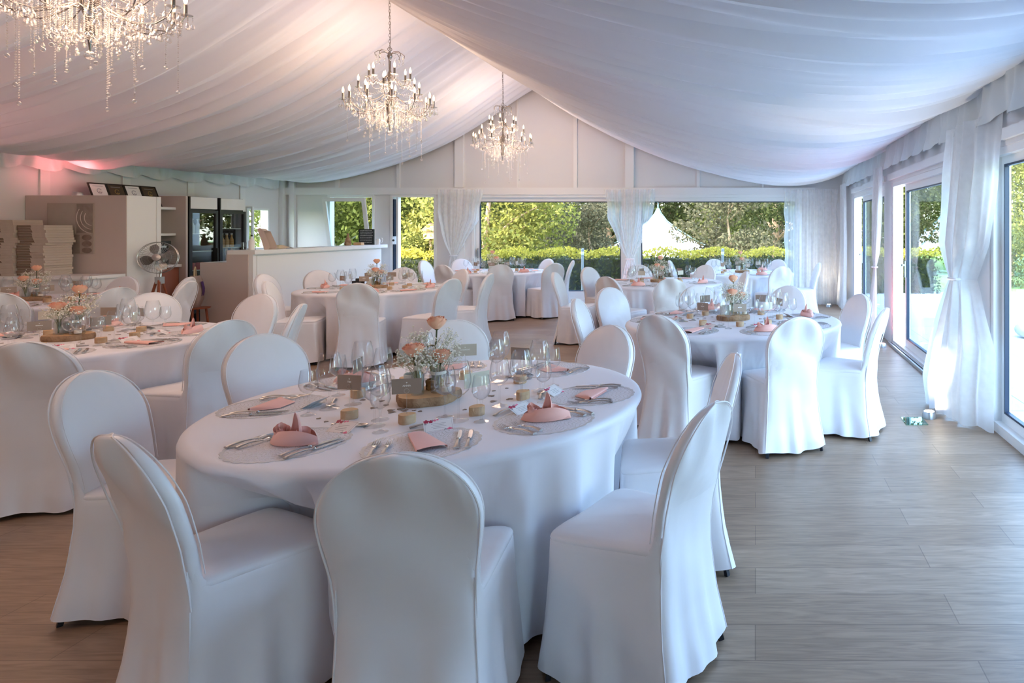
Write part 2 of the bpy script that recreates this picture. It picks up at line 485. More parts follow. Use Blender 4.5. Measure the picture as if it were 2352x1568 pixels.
# open garden door: empty frame with its dark sliding rail
o = struct('door_5', rect_frame(MB(), 'y', YB-.03, YB+.14, d1[0], d1[1], 0, HZ, .045, .05), M_pvc)
g = link('gasket', MB().box(d1[0]+.05, d1[0]+.075, YB-.02, YB+.05, .1, 1.2).box(d1[0]+.05, d1[0]+.075, YB-.02, YB+.05, 1.36, 2.1).mesh('gasket', M_gasket, False), o)
link('sash', MB().box(d1[0]+.09, d1[0]+.13, YB+.02, YB+.12, .05, 2.14).mesh('sash', M_pvc, False), o)
link('lock', MB().ball((d1[0]+.063, YB-.03, 1.28), .022).mesh('lock', M_black), o)['label'] = 'black lock'
# tilted kitchen-side window behind the bar
o = struct('window_2', rect_frame(MB(), 'y', YB-.02, YB+.12, w1[0], w1[1], .98, HZ, .05), M_pvc)
T = Matrix.Translation((0, YB-.03, 1.03)) @ Matrix.Rotation(math.radians(11), 4, 'X') @ Matrix.Translation((0, -YB+.03, -1.03))
sb = rect_frame(MB(), 'y', YB-.06, YB-.02, w1[0]+.05, w1[1]-.05, 1.03, HZ-.05, .07)
sb.v = [tuple(T @ Vector(p)) for p in sb.v]
link('sash', sb.mesh('sash', M_pvc, False), o)['label'] = 'sash tilted open at the top'
gb = MB().box(w1[0]+.12, w1[1]-.12, YB-.045, YB-.039, 1.1, HZ-.12); gb.v = [tuple(T @ Vector(p)) for p in gb.v]
link('pane', gb.mesh('pane', M_pane, False), o)
# small window in the left wall
o = struct('window_3', rect_frame(MB(), 'x', XL-.12, XL+.02, wy0, wy1, wz0, wz1, .035), M_pvc)
link('pane', MB().box(XL-.07, XL-.064, wy0+.03, wy1-.03, wz0+.03, wz1-.03).mesh('pane', M_pane, False), o)
link('sash', rect_frame(MB(), 'y', wy0-.03, wy0+.01, XL+.0, XL+.13, wz0, wz1+.02, .03).mesh('sash', M_pvc, False), o)['label'] = 'narrow sash swung inwards'

# ------------------------------------------------------------------ draped ceiling
def folds(Y, t, seed):
    r = np.random.default_rng(seed)
    z = np.zeros_like(Y)
    for k in range(9):
        per = r.uniform(.38, 1.25); ph = r.uniform(0, 2*PI); a = r.uniform(.4, 1)
        s = np.sin(2*PI*(Y + .10*np.sin(2.2*t+ph))/per + ph)
        z += a*(1-np.abs(s)**.8*1.6)
    return z/3.2
def drape(pts, seed, x_e):
    xs = np.array([p[0] for p in pts]); zs = np.array([p[1] for p in pts])
    t0 = np.abs(xs-RX)/abs(x_e-RX)
    c = np.polyfit(t0, zs, 5 if len(pts) > 7 else 4, w=[8]+[1]*(len(pts)-2)+[8])
    nt, ny = 70, 420
    t = np.linspace(0, 1, nt)[:, None]*np.ones((1, ny))
    Y = np.linspace(YN+.02, YB-.14, ny)[None, :]*np.ones((nt, 1))
    Z = np.polyval(c, t)
    A = .022 + .095*np.sin(PI*np.clip(t, 0, 1))**.8
    Z = Z + A*folds(Y, t, seed) - .02
    for y in (1.5, 5.2, 8.85):                     # seams over the posts pull the cloth down by the eaves
        Z -= .10*np.exp(-((Y-y)/.16)**2)*np.exp(-((t-.9)/.12)**2)
    X = RX + (x_e-RX)*t
    return MB().grid(np.stack([X, Y, Z], -1).tolist())
left_pts = [(-4.35, RZ), (-5.0, 3.87), (-5.46, 3.58), (-5.89, 3.32), (-7.22, 2.80), (-8.39, 2.53), (-9.2, 2.49), (-9.43, 2.56)]
right_pts = [(-4.35, RZ), (-3.57, 3.79), (-2.54, 3.29), (-1.5, 2.86), (-.3, 2.56), (.6, 2.46), (.99, 2.45), (1.45, 2.52), (1.785, 2.66)]
struct('ceiling', drape(left_pts, 3, -9.43), M_drape, True)
struct('ceiling', drape(right_pts, 11, 1.785), M_drape, True)

def valance(x, out, y0, y1, z1, drop, seed, per):
    r = np.random.default_rng(seed)
    n = int((y1-y0)*46); P = []
    Y = np.linspace(y0, y1, n)
    sw = np.cumsum(r.uniform(.75, 1.25, 200))*per
    ph = np.interp(Y-y0, np.concatenate([[0], sw]), np.arange(201))
    for k in range(11):
        t = k/10
        bot = drop*(.80+.20*np.abs(np.cos(PI*ph)))
        amp = .015+.075*t
        d = .03+amp*(.5+.5*np.cos(2*PI*ph+.7*np.sin(3*t)))+.012*np.sin(2*PI*ph*3+2*t)
        P.append(np.stack([x+out*d, Y, z1-t*bot], -1).tolist())
    return MB().grid(P)
o = link('valance', valance(XL, 1, YN+.1, YB-.15, 2.62, .34, 5, .55).mesh('valance', M_valance))
tag(o, 'gathered white fabric valance along the wall above the bar fridges', 'valance', 'swagged valances under the ceiling')
o = link('valance', valance(XR, -1, YN+.1, YB-.15, 2.66, .37, 9, .5).mesh('valance', M_valance))
tag(o, 'gathered white fabric valance above the sliding glass doors', 'valance', 'swagged valances under the ceiling')

# ------------------------------------------------------------------ sheer curtains
def curtain(name, base, al, out, prof, nf, m, label, tie=None, seed=0, wrap=0.0):
    """prof rows: (z, half width, offset along, offset out, fold depth)"""
    r = random.Random(seed)
    ph = [r.uniform(0, 6) for _ in range(4)]
    zs = np.array([p[0] for p in prof][::-1])
    ev = lambda z, k: float(np.interp(z, zs, np.array([p[k] for p in prof][::-1])))
    P = []
    nz, ns = 64, 120
    for i in range(nz+1):
        z = prof[0][0] + (prof[-1][0]-prof[0][0])*i/nz
        hw, of, ou, am = ev(z, 1), ev(z, 2), ev(z, 3), ev(z, 4)
        row = []
        for j in range(ns+1):
            s = -1+2*j/ns
            w = math.sin(nf*PI*s+ph[0]+.5*z)+.45*math.sin(2.3*nf*PI*s+ph[1]-.8*z)
            d = ou+am*w
            q = wrap*max(0, -s)**1.6       # the near edge turns back to the wall
            d = d*(1-q)-.10*q
            a = of+hw*s+.012*math.sin(11*z+ph[2])*(abs(s)**6)
            zz = z+(.012*math.sin(nf*PI*s*1.3+ph[3]) if i == nz else 0)
            row.append((base[0]+al[0]*a+out[0]*d, base[1]+al[1]*a+out[1]*d, zz))
        P.append(row)
    o = link(name, MB().grid(P).mesh(name, m))
    if tie:
        z, of, ou, r2 = tie
        ring = [(base[0]+al[0]*(of+r2*math.cos(a))+out[0]*(ou+.035*math.sin(a)), base[1]+al[1]*(of+r2*math.cos(a))+out[1]*(ou+.035*math.sin(a)), z) for a in np.linspace(0, 2*PI, 25)]
        k = link('tieback', MB().tube(ring, .012, 6).mesh('tieback', M_satin), o)
    tag(o, label, 'curtain', 'sheer curtains at the windows')
    return o
curtain('curtain', (XR-.13, 5.16, 0), (0, 1), (-1, 0),
        [(2.36, .46, -.04, 0, .03), (1.9, .42, -.01, .02, .04), (1.4, .30, .05, .05, .045), (1.18, .13, .11, .06, .02), (1.12, .08, .12, .06, .012), (1.02, .14, .09, .07, .025), (.6, .36, .0, .13, .05), (.25, .43, .10, .15, .05), (.02, .42, .10, .14, .045)],
        4, M_sheer2, 'nearest tied white sheer curtain, its hem lit by a floor lamp', (1.12, .12, .06, .085), 1, 1.0)
curtain('curtain', (XR-.13, 8.84, 0), (0, 1), (-1, 0),
        [(2.34, .26, 0, 0, .02), (1.8, .25, .0, .02, .03), (1.2, .17, .0, .04, .03), (1.0, .07, .0, .05, .012), (.8, .13, .0, .06, .02), (.4, .22, .0, .08, .03), (.02, .25, 0, .1, .04)],
        4, M_sheer2, 'white sheer curtain tied back between the two sliding side doors', (1.0, 0, .05, .08), 2)
curtain('curtain', (XR-.12, 12.45, 0), (0, 1), (-1, 0),
        [(2.36, .34, 0, 0, .02), (1.2, .33, .0, .0, .025), (.02, .36, 0, .04, .035)],
        5, M_sheer2, 'white sheer curtain hanging straight beside the far end of the side wall', None, 3)
curtain('curtain', (-5.85, YB-.12, 0), (1, 0), (0, -1),
        [(2.29, .45, 0, 0, .02), (1.7, .40, -.02, .01, .03), (1.15, .16, -.09, .03, .025), (.98, .055, -.11, .04, .01), (.8, .10, -.09, .04, .02), (.3, .17, -.05, .05, .03), (.02, .19, -.04, .05, .03)],
        6, M_sheer, 'white sheer curtain tied to a narrow waist beside the open garden door', (.98, -.11, .04, .07), 4)
curtain('curtain', (-2.48, YB-.12, 0), (1, 0), (0, -1),
        [(2.29, .50, 0, 0, .02), (1.7, .44, 0, .01, .03), (1.15, .2, 0, .03, .025), (.92, .06, 0, .04, .01), (.75, .12, .0, .04, .02), (.3, .18, .0, .05, .03), (.02, .2, 0, .05, .03)],
        6, M_sheer, 'white sheer curtain tied back over the post between the two big end windows', (.92, 0, .04, .075), 5)
curtain('curtain', (1.10, YB-.12, 0), (1, 0), (0, -1),
        [(2.29, .53, 0, 0, .015), (1.2, .52, 0, .0, .018), (.02, .53, 0, .03, .03)],
        7, M_sheer, 'white sheer curtain hanging loose and straight in the far corner of the end wall', None, 6)
# ------------------------------------------------------------------ chairs under white covers
def sq_ring(n):
    """n points round a square with rounded corners, as (px, py) in [-1, 1]"""
    out = []
    for i in range(n):
        t = 4.0*i/n; k = int(t); q = -1+2*(t-k)
        a, b = [(q, -1), (1, q), (-q, 1), (-1, -q)][k]
        s = (abs(a)**10+abs(b)**10)**(-1/10.)
        out.append((a*s, b*s))
    return out
BZ = [.42, .50, .58, .66, .72, .78]; BW = [.186, .186, .190, .202, .208, .208]
def back_w(z):
    if z <= .735: return float(np.interp(z, BZ, BW))
    q = (z-.735)/.201
    return .208*math.sqrt(max(0, 1-q**2.05))
def back_y(z): return float(np.interp(z, [.40, .48, .6, .75, .85, .936], [-.195, -.202, -.222, -.262, -.296, -.328]))
def chair_template(seed):
    r = random.Random(seed); p = [r.uniform(0, 6.28) for _ in range(10)]
    def rear_rip(x, z, e):      # wrinkles on the rear panel, drawn in from the sides and hanging from the top edge
        q = .010*math.sin(42*z+6*e+p[0])*e**2*math.exp(-((z-.60)/.16)**2)
        q += .013*math.sin(34*x+p[1]+4*(z-.9))*math.exp(-((z-.85)/.09)**2) + .011*math.sin(10*x+15*z+p[2])
        return q*max(0, 1-min(1, e)**6)
    # backrest: an upright padded oval
    P, seam = [], [[], []]
    zs = [.42+.315*i/10 for i in range(11)] + [.735+.201*math.sin(PI/2*i/16) for i in range(1, 17)]
    n = 44
    for z in zs:
        w = max(back_w(z), .0015); th = .030*min(1, (w/.208))**.45
        row = []
        for k in range(n):
            a = 2*PI*k/n; c, s = math.cos(a), math.sin(a)
            x = w*math.copysign(abs(c)**.8, c); y = th*math.copysign(abs(s)**.5, s)
            e = abs(x)/max(w, .01)
            rip = rear_rip(x, z, e)*min(1, abs(s)*2.5) if s < 0 else .005*math.sin(8*x+9*z+p[3])*max(0, 1-e**6)*min(1, s*2.5)
            row.append((x, back_y(z)+y+rip, z))
        P.append(row)
    B = MB().grid(P, True); B.f.append(tuple(len(B.v)-n+k for k in range(n)))
    pipe = MB()
    line = []
    for z in zs: line.append((-max(back_w(z), .001)*.985, back_y(z)-.024*min(1, back_w(z)/.208)**.45, z))
    line = line+[(-x, y, z) for x, y, z in line[::-1]]
    pipe.tube(line, .003, 6); pipe2 = MB()
    line2 = []
    for z in zs[3:]: line2.append((-max(back_w(z), .001)*.985, back_y(z)+.024*min(1, back_w(z)/.208)**.45, z))
    pipe2.tube(line2+[(-x, y, z) for x, y, z in line2[::-1]], .002, 6)
    # skirt from the seat edge to the floor
    N = 96; ring = sq_ring(N); P = []; seams = [[], []]
    rows = [.478, .470, .45, .42, .38, .33, .27, .2, .13, .07, .03]
    hf = lambda z: float(np.interp(z, [0, .3, .478], [.245, .228, .225])); hr = lambda z: float(np.interp(z, [0, .2, .478], [.238, .212, .192]))
    yb = lambda z: float(np.interp(z, [0, .2, .478], [-.290, -.252, -.232])); yf = lambda z: float(np.interp(z, [0, .478], [.225, .205]))
    for ri, z in enumerate(rows):
        t = 1-z/.478; row = []
        for k, (a, c) in enumerate(ring):
            q = (c+1)/2
            x = a*(hr(z)*(1-q)+hf(z)*q); y = yb(z)*(1-q)+yf(z)*q
            cw = (abs(a*c))**5; th = math.atan2(c, a)
            g = 1-.012/.478 if ri == 0 else 1
            fold = t**1.2*(.014*math.sin(7*th+p[4])+.010*math.sin(13*th+p[5]+3*z)+.016*cw) - .018*t*math.exp(-((abs(a)-.93)/.12)**2)*math.exp(-((c+.5)/.5)**2)
            zz = z if ri < len(rows)-1 else .024+.026*cw+.006*math.sin(5*th+p[6])
            if ri == len(rows)-2: zz = z+.012*cw
            X_, Y_ = x*g+a*fold, y*g+c*fold
            if c < -.80 and t < .46:             # the rear panel falls from the back pad without a break
                wr = min(1, (-.80-c)/.15); up = (1-t/.46)**1.3
                zu = zz+.20*up*wr
                w_ = back_w(zu)*.97; e = 1-abs(a)**6
                yy = back_y(zu)-.0315*max(0, e)**.5*(.80+.27*min(1, t/.16))-.002*min(1, t/.16)
                m_ = wr*up**.5
                yy += rear_rip(a*w_, zu, abs(a)*.97)*min(1, up*1.6)
                X_ = X_*(1-m_)+a/max(abs(a), .96)*w_*m_; Y_ = Y_*(1-m_)+yy*m_; zz = zu
            row.append((X_, Y_, zz))
        P.append(row)
        kl = min(range(N), key=lambda k: abs(ring[k][0]+.985)+abs(ring[k][1]+.955)); kr = min(range(N), key=lambda k: abs(ring[k][0]-.985)+abs(ring[k][1]+.955))
        if ri > 2: seams[0].append(row[kl]); seams[1].append(row[kr])
    SK = MB().grid(P, True)
    skp = [MB().tube([(x*1.004, y*1.004, z) for x, y, z in s], .0026, 6) for s in seams]
    # seat pad
    P = []
    for sc, z in ((.985, .474), (1.0, .482), (.985, .490), (.95, .496), (.85, .501), (.6, .505), (.3, .507), (.002, .507)):
        P.append([(a*sc*(hr(.478)*(1-(c*sc+1)/2)+hf(.478)*(c*sc+1)/2), yb(.478)*(1-(c*sc+1)/2)+yf(.478)*(c*sc+1)/2, z+.002*math.sin(5*a*sc+3*c*sc+p[7])) for a, c in ring])
    ST = MB().grid(P, True)
    legs = []
    for sx in (-1, 1):
        for y0, y1, x0, x1 in ((-.17, -.258, .14, .203), (.15, .195, .17, .216)):
            legs.append(('leg', MB().tube([(sx*x0, y0, .44), (sx*x1, y1, .0)], .0125, 4).mesh('leg', M_legmetal, False), []))
    return ('banquet_chair', None, [
        ('backrest', B.mesh('backrest', M_satin, True, 60), [('piping', pipe.mesh('piping', M_satin), []), ('piping', pipe2.mesh('piping', M_satin), [])]),
        ('seat', ST.mesh('seat', M_satin, True, 60), []),
        ('skirt', SK.mesh('skirt', M_satin, True, 80), [('piping', q.mesh('piping', M_satin), []) for q in skp])] + legs)
CHAIRS = [chair_template(k) for k in range(5)]

# ------------------------------------------------------------------ tables
TN = ['nearest table', 'window-side table', 'left-edge table', 'bar-side table', 'far tied-curtain table',
      'middle-right table', 'farthest corner table', 'box-side table']
TC = [(-1.43, 2.967), (-.18, 5.5), (-4.75, 4.52), (-4.87, 8.4), (-4.62, 11.6), (-1.37, 9.35), (-.23, 11.3), (-7.70, 6.95)]
# every visible chair: pixel of the middle of its top edge, optional facing in degrees
CH = [
 [((905, 1040), 101), ((262, 998), 63), ((1640, 925), 158), ((1690, 812), 190), ((1405, 747), None), ((1045, 735), None), ((600, 767), None), ((197, 853), 8)],
 [((1510, 723), 62), ((1836, 728), 112), ((2033, 707), 158), ((1978, 675), 205), ((1812, 656), None), ((1602, 655), None), ((1398, 660), -35), ((1322, 686), 0)],
 [((55, 785), 110), ((528, 735), 165), ((693, 698), 205), ((600, 675), 262), ((350, 672), 310)],
 [((820, 650), None), ((612, 645), 20), ((603, 629), None), ((730, 620), None), ((1040, 640), 165), ((1064, 618), None), ((1127, 628), 185), ((926, 614), None)],
 [((1150, 607), None), ((1275, 604), 140), ((1316, 598), 190), ((1260, 594), None), ((1016, 608), None), ((1058, 594), None), ((972, 598), -5)],
 [((1274, 625), 0), ((1350, 613), None), ((1392, 635), 60), ((1541, 639), None), ((1622, 608), None), ((1714, 623), 195), ((1467, 607.5), None)],
 [((1538, 598), 0), ((1640, 594.5), None), ((1788, 595.5), None), ((1797, 611), None), ((1882, 603), 185)],
 [((-10, 672), None), ((272, 660), 165), ((437, 645), 195), ((436, 636), 200), ((290, 635), None)],
]
EXTRA = [[], [], [165, 265], [], [], [], [225], [150]]
SEATS = []          # per table: list of angles
CHPOS = []          # per table: list of (x, y, facing)
for ti, (cx, cy_) in enumerate(TC):
    L, A = [], []
    for (u, v), fc in CH[ti]:
        Y = F*(EYE-.936)/(v-YV)
        Y = min(Y, 12.74)
        X = (u-XV)*Y/F
        f = math.radians(fc) if fc is not None else math.atan2(cy_-Y, cx-X)
        L.append((X+.325*math.cos(f), Y+.325*math.sin(f), f))
        A.append(math.degrees(math.atan2(Y-cy_, X-cx)) % 360)
    CHPOS.append(L); SEATS.append(A+EXTRA[ti])
RT = .90
def tablecloth(ti):
    cx, cy_ = TC[ti]
    r = np.random.default_rng(40+ti)
    N = 420
    th = np.linspace(0, 2*PI, N, endpoint=False)
    fold = np.zeros(N)
    for k, wk in ((9, .7), (13, .9), (17, 1), (23, .8)): fold += wk*r.uniform(.7, 1)*(1-1.9*np.abs(np.sin(.5*k*th+r.uniform(0, 6)+.5*np.sin(2*th+r.uniform(0, 6))))**.85)
    fold /= 2.4
    fold = np.where(fold > 0, fold*.8, fold*1.1)
    rows = [(.0, .757), (.3, .7572), (.6, .7572), (.80, .757), (RT-.035, .7565), (RT-.018, .753), (RT-.006, .745), (RT, .73)]
    P = []
    for rad, z in rows:
        P.append([(rad*math.cos(a), rad*math.sin(a), z) for a in th])
    zs = [.715, .695, .67, .64, .6, .56, .52, .48, .44, .38, .32, .25, .18, .11, .06, .03]
    lim = {}
    for z in zs:
        t = (.73-z)/.70
        R = RT+.022*t+(.008+.115*t**.65)*fold
        # where a seat is pushed under, the cloth hangs in front of it
        Lm = np.full(N, 9.0)
        for X, Y, f in CHPOS[ti]:
            for i in range(N):
                rad = R[i]
                while rad > .3:
                    dx, dy = cx+rad*math.cos(th[i])-X, cy_+rad*math.sin(th[i])-Y
                    lx, ly = dx*math.sin(f)-dy*math.cos(f), dx*math.cos(f)+dy*math.sin(f)
                    if abs(lx) < .265 and -.4 < ly < .238: rad -= .02
                    else: break
                if rad < R[i]: Lm[i] = min(Lm[i], rad)
        if z < .72:
            w = min(1, ((.72-z)/.22))**1.2
            Rl = np.minimum(R, Lm)
            if w < 1: Rl = R*(1-w)+Rl*w
            R2 = Rl.copy()
            for _ in range(3): R2 = np.minimum((np.roll(R2, 1)+R2*2+np.roll(R2, -1))/4, Rl+0.0)
            R = R2
        zz = z+(.010*np.sin(5*th+1)+.014*np.sin(9*th+2)*1.0 if z < .05 else 0)
        P.append([(R[i]*math.cos(th[i]), R[i]*math.sin(th[i]), (zz[i] if z < .05 else z)) for i in range(N)])
    return MB().grid(P, True).mesh('tablecloth', M_cloth, True, 80)
top_me = MB().lathe([(.001, .725), (.868, .725), (.872, .73), (.872, .75), (.868, .753), (.001, .753)], 64).mesh('tabletop', M_box)
def tleg(a): return MB().tube([(.45*math.cos(a), .45*math.sin(a), .725), (.52*math.cos(a), .52*math.sin(a), 0)], .018, 8).mesh('leg', M_legmetal)
TLEGS = [tleg(PI/4+k*PI/2) for k in range(4)]
for ti, (x, y) in enumerate(TC):
    build(('round_table', None, [('tabletop', top_me, [])]+[('leg', m, []) for m in TLEGS]), (x, y, 0), 0,
          'round banquet table hidden under the white cloth, the '+TN[ti], 'table', 'round banquet tables')
    o = link('tablecloth', tablecloth(ti), None, (x, y, 0))
    tag(o, 'white floor-length cloth on the round '+TN[ti], 'tablecloth', 'white tablecloths')
SECT = ['right', 'back right', 'back', 'back left', 'left', 'front left', 'front', 'front right']
SEATN = []
for ti in range(8):
    used, nm = set(), [None]*len(SEATS[ti])
    order = sorted(range(len(SEATS[ti])), key=lambda i: abs(((SEATS[ti][i]+22.5) % 45)-22.5))
    for i in order:
        k = int(((SEATS[ti][i]+22.5) % 360)//45)
        best = min((s for s in range(8) if s not in used), key=lambda s: min((SEATS[ti][i]-45*s) % 360, (45*s-SEATS[ti][i]) % 360))
        used.add(best); nm[i] = SECT[best]
    SEATN.append(nm)
    for i, (X, Y, f) in enumerate(CHPOS[ti]):
        build(CHAIRS[(ti*3+i) % 5], (X, Y, 0), f-PI/2,
              'white covered banquet chair at the %s side of the %s' % (nm[i], TN[ti]), 'chair', 'covered banquet chairs')

# ------------------------------------------------------------------ things laid on the tables
TZ = .7574
def heart_outline(s, n=18):
    o = []
    for i in range(n):
        t = 2*PI*i/n
        o.append((s*16*math.sin(t)**3/16, s*(13*math.cos(t)-5*math.cos(2*t)-2*math.cos(3*t)-math.cos(4*t))/16))
    return o
# doily
n = 144
rim = [(.19+.006*abs(math.sin(24*PI*k/n)), 2*PI*k/n) for k in range(n)]
dl = MB().prism([(r*math.cos(a), r*math.sin(a)) for r, a in rim], 0, .0012)
PLACEMAT = ('placemat', dl.mesh('placemat', M_lace, False), [])
# cutlery, lying along +Y, tip towards +Y, 21 cm
def blade(outline, z): return [(x, y, z(x, y)) for x, y in outline]
def handle_mesh(L):
    P = []
    for k in range(13):
        t = k/12; w = .0042+.0062*(1-t)**1.6*(1-.25*math.sin(6*t)); h = .0022+.0012*(1-t)
        y = t*L; z = .004+.006*math.sin(PI*t)
        P.append([(w*math.cos(a), y, z+h*math.sin(a)) for a in np.linspace(0, 2*PI, 9)[:-1]])
    b = MB().grid(P, True); b.f.append(tuple(range(7, -1, -1))); b.f.append(tuple(len(b.v)-8+k for k in range(8)))
    return b.mesh('handle', M_oldsilver)
def fork_t(name, s):
    b = MB()
    y0, y1 = .105*s, .150*s
    P = []
    for k in range(7):
        t = k/6; y = y0+(y1-y0)*t; w = (.004+.009*t**.7)*s; z = .004+.003*math.sin(PI*t)
        P.append([(-w, y, z), (-w*.5, y, z-.001), (w*.5, y, z-.001), (w, y, z)])
    b.grid(P)
    for i in range(4):
        x = (-.0113+.0075*i)*s
        b.tube([(x, y1-.004, .0045), (x, y1+.018*s, .003), (x*.95, y1+.046*s, .010)], [.0014*s, .0013*s, .0007], 5)
    return (name, b.mesh('tines', M_steel), [('handle', handle_mesh(.108*s), [])])
def knife_t():
    b = MB()
    o = [(-.004, .10), (.006, .10), (.0095, .13), (.0095, .19), (.006, .212), (-.002, .216), (-.005, .20)]
    b.prism(o, .0025, .0042)
    b.ball((0, .10, .0045), .0065, 8, 6)
    return ('table_knife', b.mesh('blade', M_steel, True, 30), [('handle', handle_mesh(.102), [])])
def spoon_t():
    P = []
    for k in range(9):
        t = k/8; y = .10+.052*t; w = .0165*math.sin(PI*min(1, t*.93+.07))**.6+.0005
        P.append([(w*q, y, .007-.006*(1-q*q)*math.sin(PI*t)) for q in (-1, -.6, -.2, .2, .6, 1)])
    return ('dessert_spoon', MB().grid(P).mesh('bowl', M_steel), [('handle', handle_mesh(.102), [])])
FORK, SFORK, KNIFE, SPOON = fork_t('dinner_fork', 1.0), fork_t('small_fork', .82), knife_t(), spoon_t()
# wine glasses
def glass_t(name, H, rb, stem, rim):
    w = .0012
    foot = MB().lathe([(.001, 0), (rb*.80, 0), (rb*.80, .0015), (rb*.5, .004), (.006, .010), (.001, .010)], 26).mesh('foot', M_glass, True, 60)
    st = MB().lathe([(.0055, .009), (.0036, .02), (.0034, stem-.018), (.006, stem-.004), (.009, stem)], 12).mesh('stem', M_glass)
    hb = H-stem
    prof = [(.004, 0), (rb*.5, hb*.06), (rb*.82, hb*.17), (rb, hb*.36), (rb*.985, hb*.55), (rb*.90, hb*.78), (rim, hb)]
    outp = [(r, stem+z) for r, z in prof]
    b = MB().shell(outp+[(rim-w*.5, stem+hb+.0006)]+[(max(.002, r-w), stem+z+.0012) for r, z in prof[::-1]], 28)
    return (name, None, [('bowl', b.mesh('bowl', M_glass), []), ('stem', st, []), ('foot', foot, [])])
BIG, MID, SMALL = glass_t('wine_glass', .238, .047, .098, .034), glass_t('wine_glass', .205, .041, .092, .031), glass_t('wine_glass', .185, .035, .088, .028)
def flat_glass(t):
    """the same glass as one mesh, for the tables far away"""
    b = MB()
    for n2, m2, k in t[2]: b.add([tuple(v.co) for v in m2.vertices], [tuple(p.vertices) for p in m2.polygons])
    return (t[0], b.mesh('wine_glass', M_glass), [])
BIGF, MIDF = flat_glass(BIG), flat_glass(MID)
# napkins
def napkin_rose():
    b = MB()
    P = []                                  # boat-shaped wrap, pinched into a point at both ends
    for k in range(7):
        t = k/6; row = []
        for i in range(41):
            a = 2*PI*i/40; ca, sa = math.cos(a), math.sin(a)
            L = .108 if ca > 0 else .088
            x = L*ca*(1-.10*t); pin = (1-abs(ca)**3)
            y = (.046*sa*pin**.6)*(1+.22*math.sin(PI*t)-.25*t)
            front = .5-.5*sa
            top = (.018+.030*front*(1-.55*abs(ca)**2)+.020*(1-front)*pin+.014*max(0, ca)*pin)
            row.append((x+.012*t*front, y, .002+top*t+.003*math.sin(3*a)*t))
        P.append(row)
    b.grid(P)
    P = []                                  # tall curled petal
    for k in range(11):
        t = k/10; w = (.024*(1-t)**.65+.001)*(1 if t > .15 else .8); row = []
        for i in range(9):
            a = -2.1+4.2*i/8
            row.append((.006+w*math.sin(a)+.012*math.sin(2.2*t), .008+w*.7*math.cos(a)-.010*t, .012+.098*t))
        P.append(row)
    b.grid(P)
    for c0, y0, r0, h in ((-.036, -.004, .024, .050), (-.040, -.002, .016, .056), (-.042, 0, .008, .060), (.045, .004, .020, .046)):    # curls beside it
        P = []
        for k in range(5):
            t = k/4
            P.append([(c0+r0*(.8+.3*t)*math.cos(a), y0+r0*(.8+.3*t)*math.sin(a), .008+(h-.008)*t-.010*t*math.cos(a+.6)) for a in np.linspace(.4, 6.0, 17)])
        b.grid(P)
    P = []                                  # folded wing on the right
    for k in range(6):
        t = k/5
        P.append([(.05+.060*t, -.034+.055*q*(1-.8*t)+.02*t, .003+(.036*(1-t)**.8)*(1-abs(2*q-1))) for q in np.linspace(0, 1, 9)])
    b.grid(P)
    return ('napkin', b.mesh('napkin', M_pink, True, 32), [])
def napkin_fold():
    b = MB()
    P = []                                  # triangle with a rolled long edge
    for k in range(9):
        t = k/8; x = -.095+.19*t
        d = .095*min(1, 2.2*(1-abs(2*t-1.0)*.98))
        row = []
        for q in np.linspace(0, 1, 6):
            row.append((x, -.045+d*q, .014-.010*q+.004*math.sin(PI*q)))
        row = [(x, -.045+d*.35, .002), (x, -.047, .003), (x, -.052, .008), (x, -.049, .0125)]+row+[(x, -.045+d, .0015)]
        P.append(row)
    b.grid(P)
    P = []
    for k in range(7):
        t = k/6; x = -.085+.15*t
        P.append([(x, -.058, .002), (x, -.06, .004), (x+.004, -.03, .008)])
    b.grid(P)
    return ('napkin', b.mesh('napkin', M_pink, True, 40), [])
def napkin_strip():
    b = MB()
    P = []
    for k in range(9):
        t = k/8; y = -.11+.22*t; w = .05*(1-.45*t)
        P.append([(-w*.9, y, .001), (-w, y, .006), (-w*.96, y, .012), (-w*.3, y, .0145+.001*math.sin(9*t)), (w*.5, y, .013), (w, y, .009), (w*1.0, y, .002)])
    b.grid(P)
    return ('napkin', b.mesh('napkin', M_pink, True, 50), [])
ROSE, FOLD, STRIP = napkin_rose(), napkin_fold(), napkin_strip()
# menu card: white card with printed corner flowers, leaning back
def menu_t():
    w, h = .052, .036
    c = MB().box(-w, w, -h, h, 0, .0012).mesh('menu_card', M_paper, False)
    r_ = random.Random(3)
    a, b2, g, ln = MB(), MB(), MB(), MB()
    def bloom(mb, x, y, r):
        mb.prism([(x+r*(1+.18*math.sin(5*t))*math.cos(t), y+r*(1+.18*math.sin(5*t))*math.sin(t)) for t in np.linspace(0, 2*PI, 21)[:-1]], .0012, .0015)
    bloom(a, -.042, .027, .009); bloom(a, -.026, .025, .0075); bloom(b2, -.012, .029, .005); bloom(b2, -.002, .031, .004)
    bloom(b2, .037, -.026, .009); bloom(a, .037, -.026, .003); bloom(b2, .010, -.030, .004); bloom(g, .022, -.026, .006); bloom(g, -.020, .031, .004); bloom(g, -.045, .014, .004)
    for i in range(4):
        y = .010-.008*i
        ln.box(-.026+.006*(i % 2), .026-.006*(i % 2), y, y+.0016, .0012, .0014)
    for q in (( -.046, .046, .0305, .0312), (-.046, .046, -.0312, -.0305)): ln.box(*q, .0012, .0014)
    for q in ((-.047, -.0463, -.031, .031), (.0463, .047, -.031, .031)): ln.box(*q, .0012, .0014)
    return ('menu_card', c, [('printed_flowers', a.mesh('printed_flowers', M_red, False), []), ('printed_flowers', b2.mesh('printed_flowers', M_pinkprint, False), []),
                             ('printed_leaves', g.mesh('printed_leaves', M_greyprint, False), []), ('lettering', ln.mesh('lettering', M_greyprint, False), [])])
MENU = menu_t()
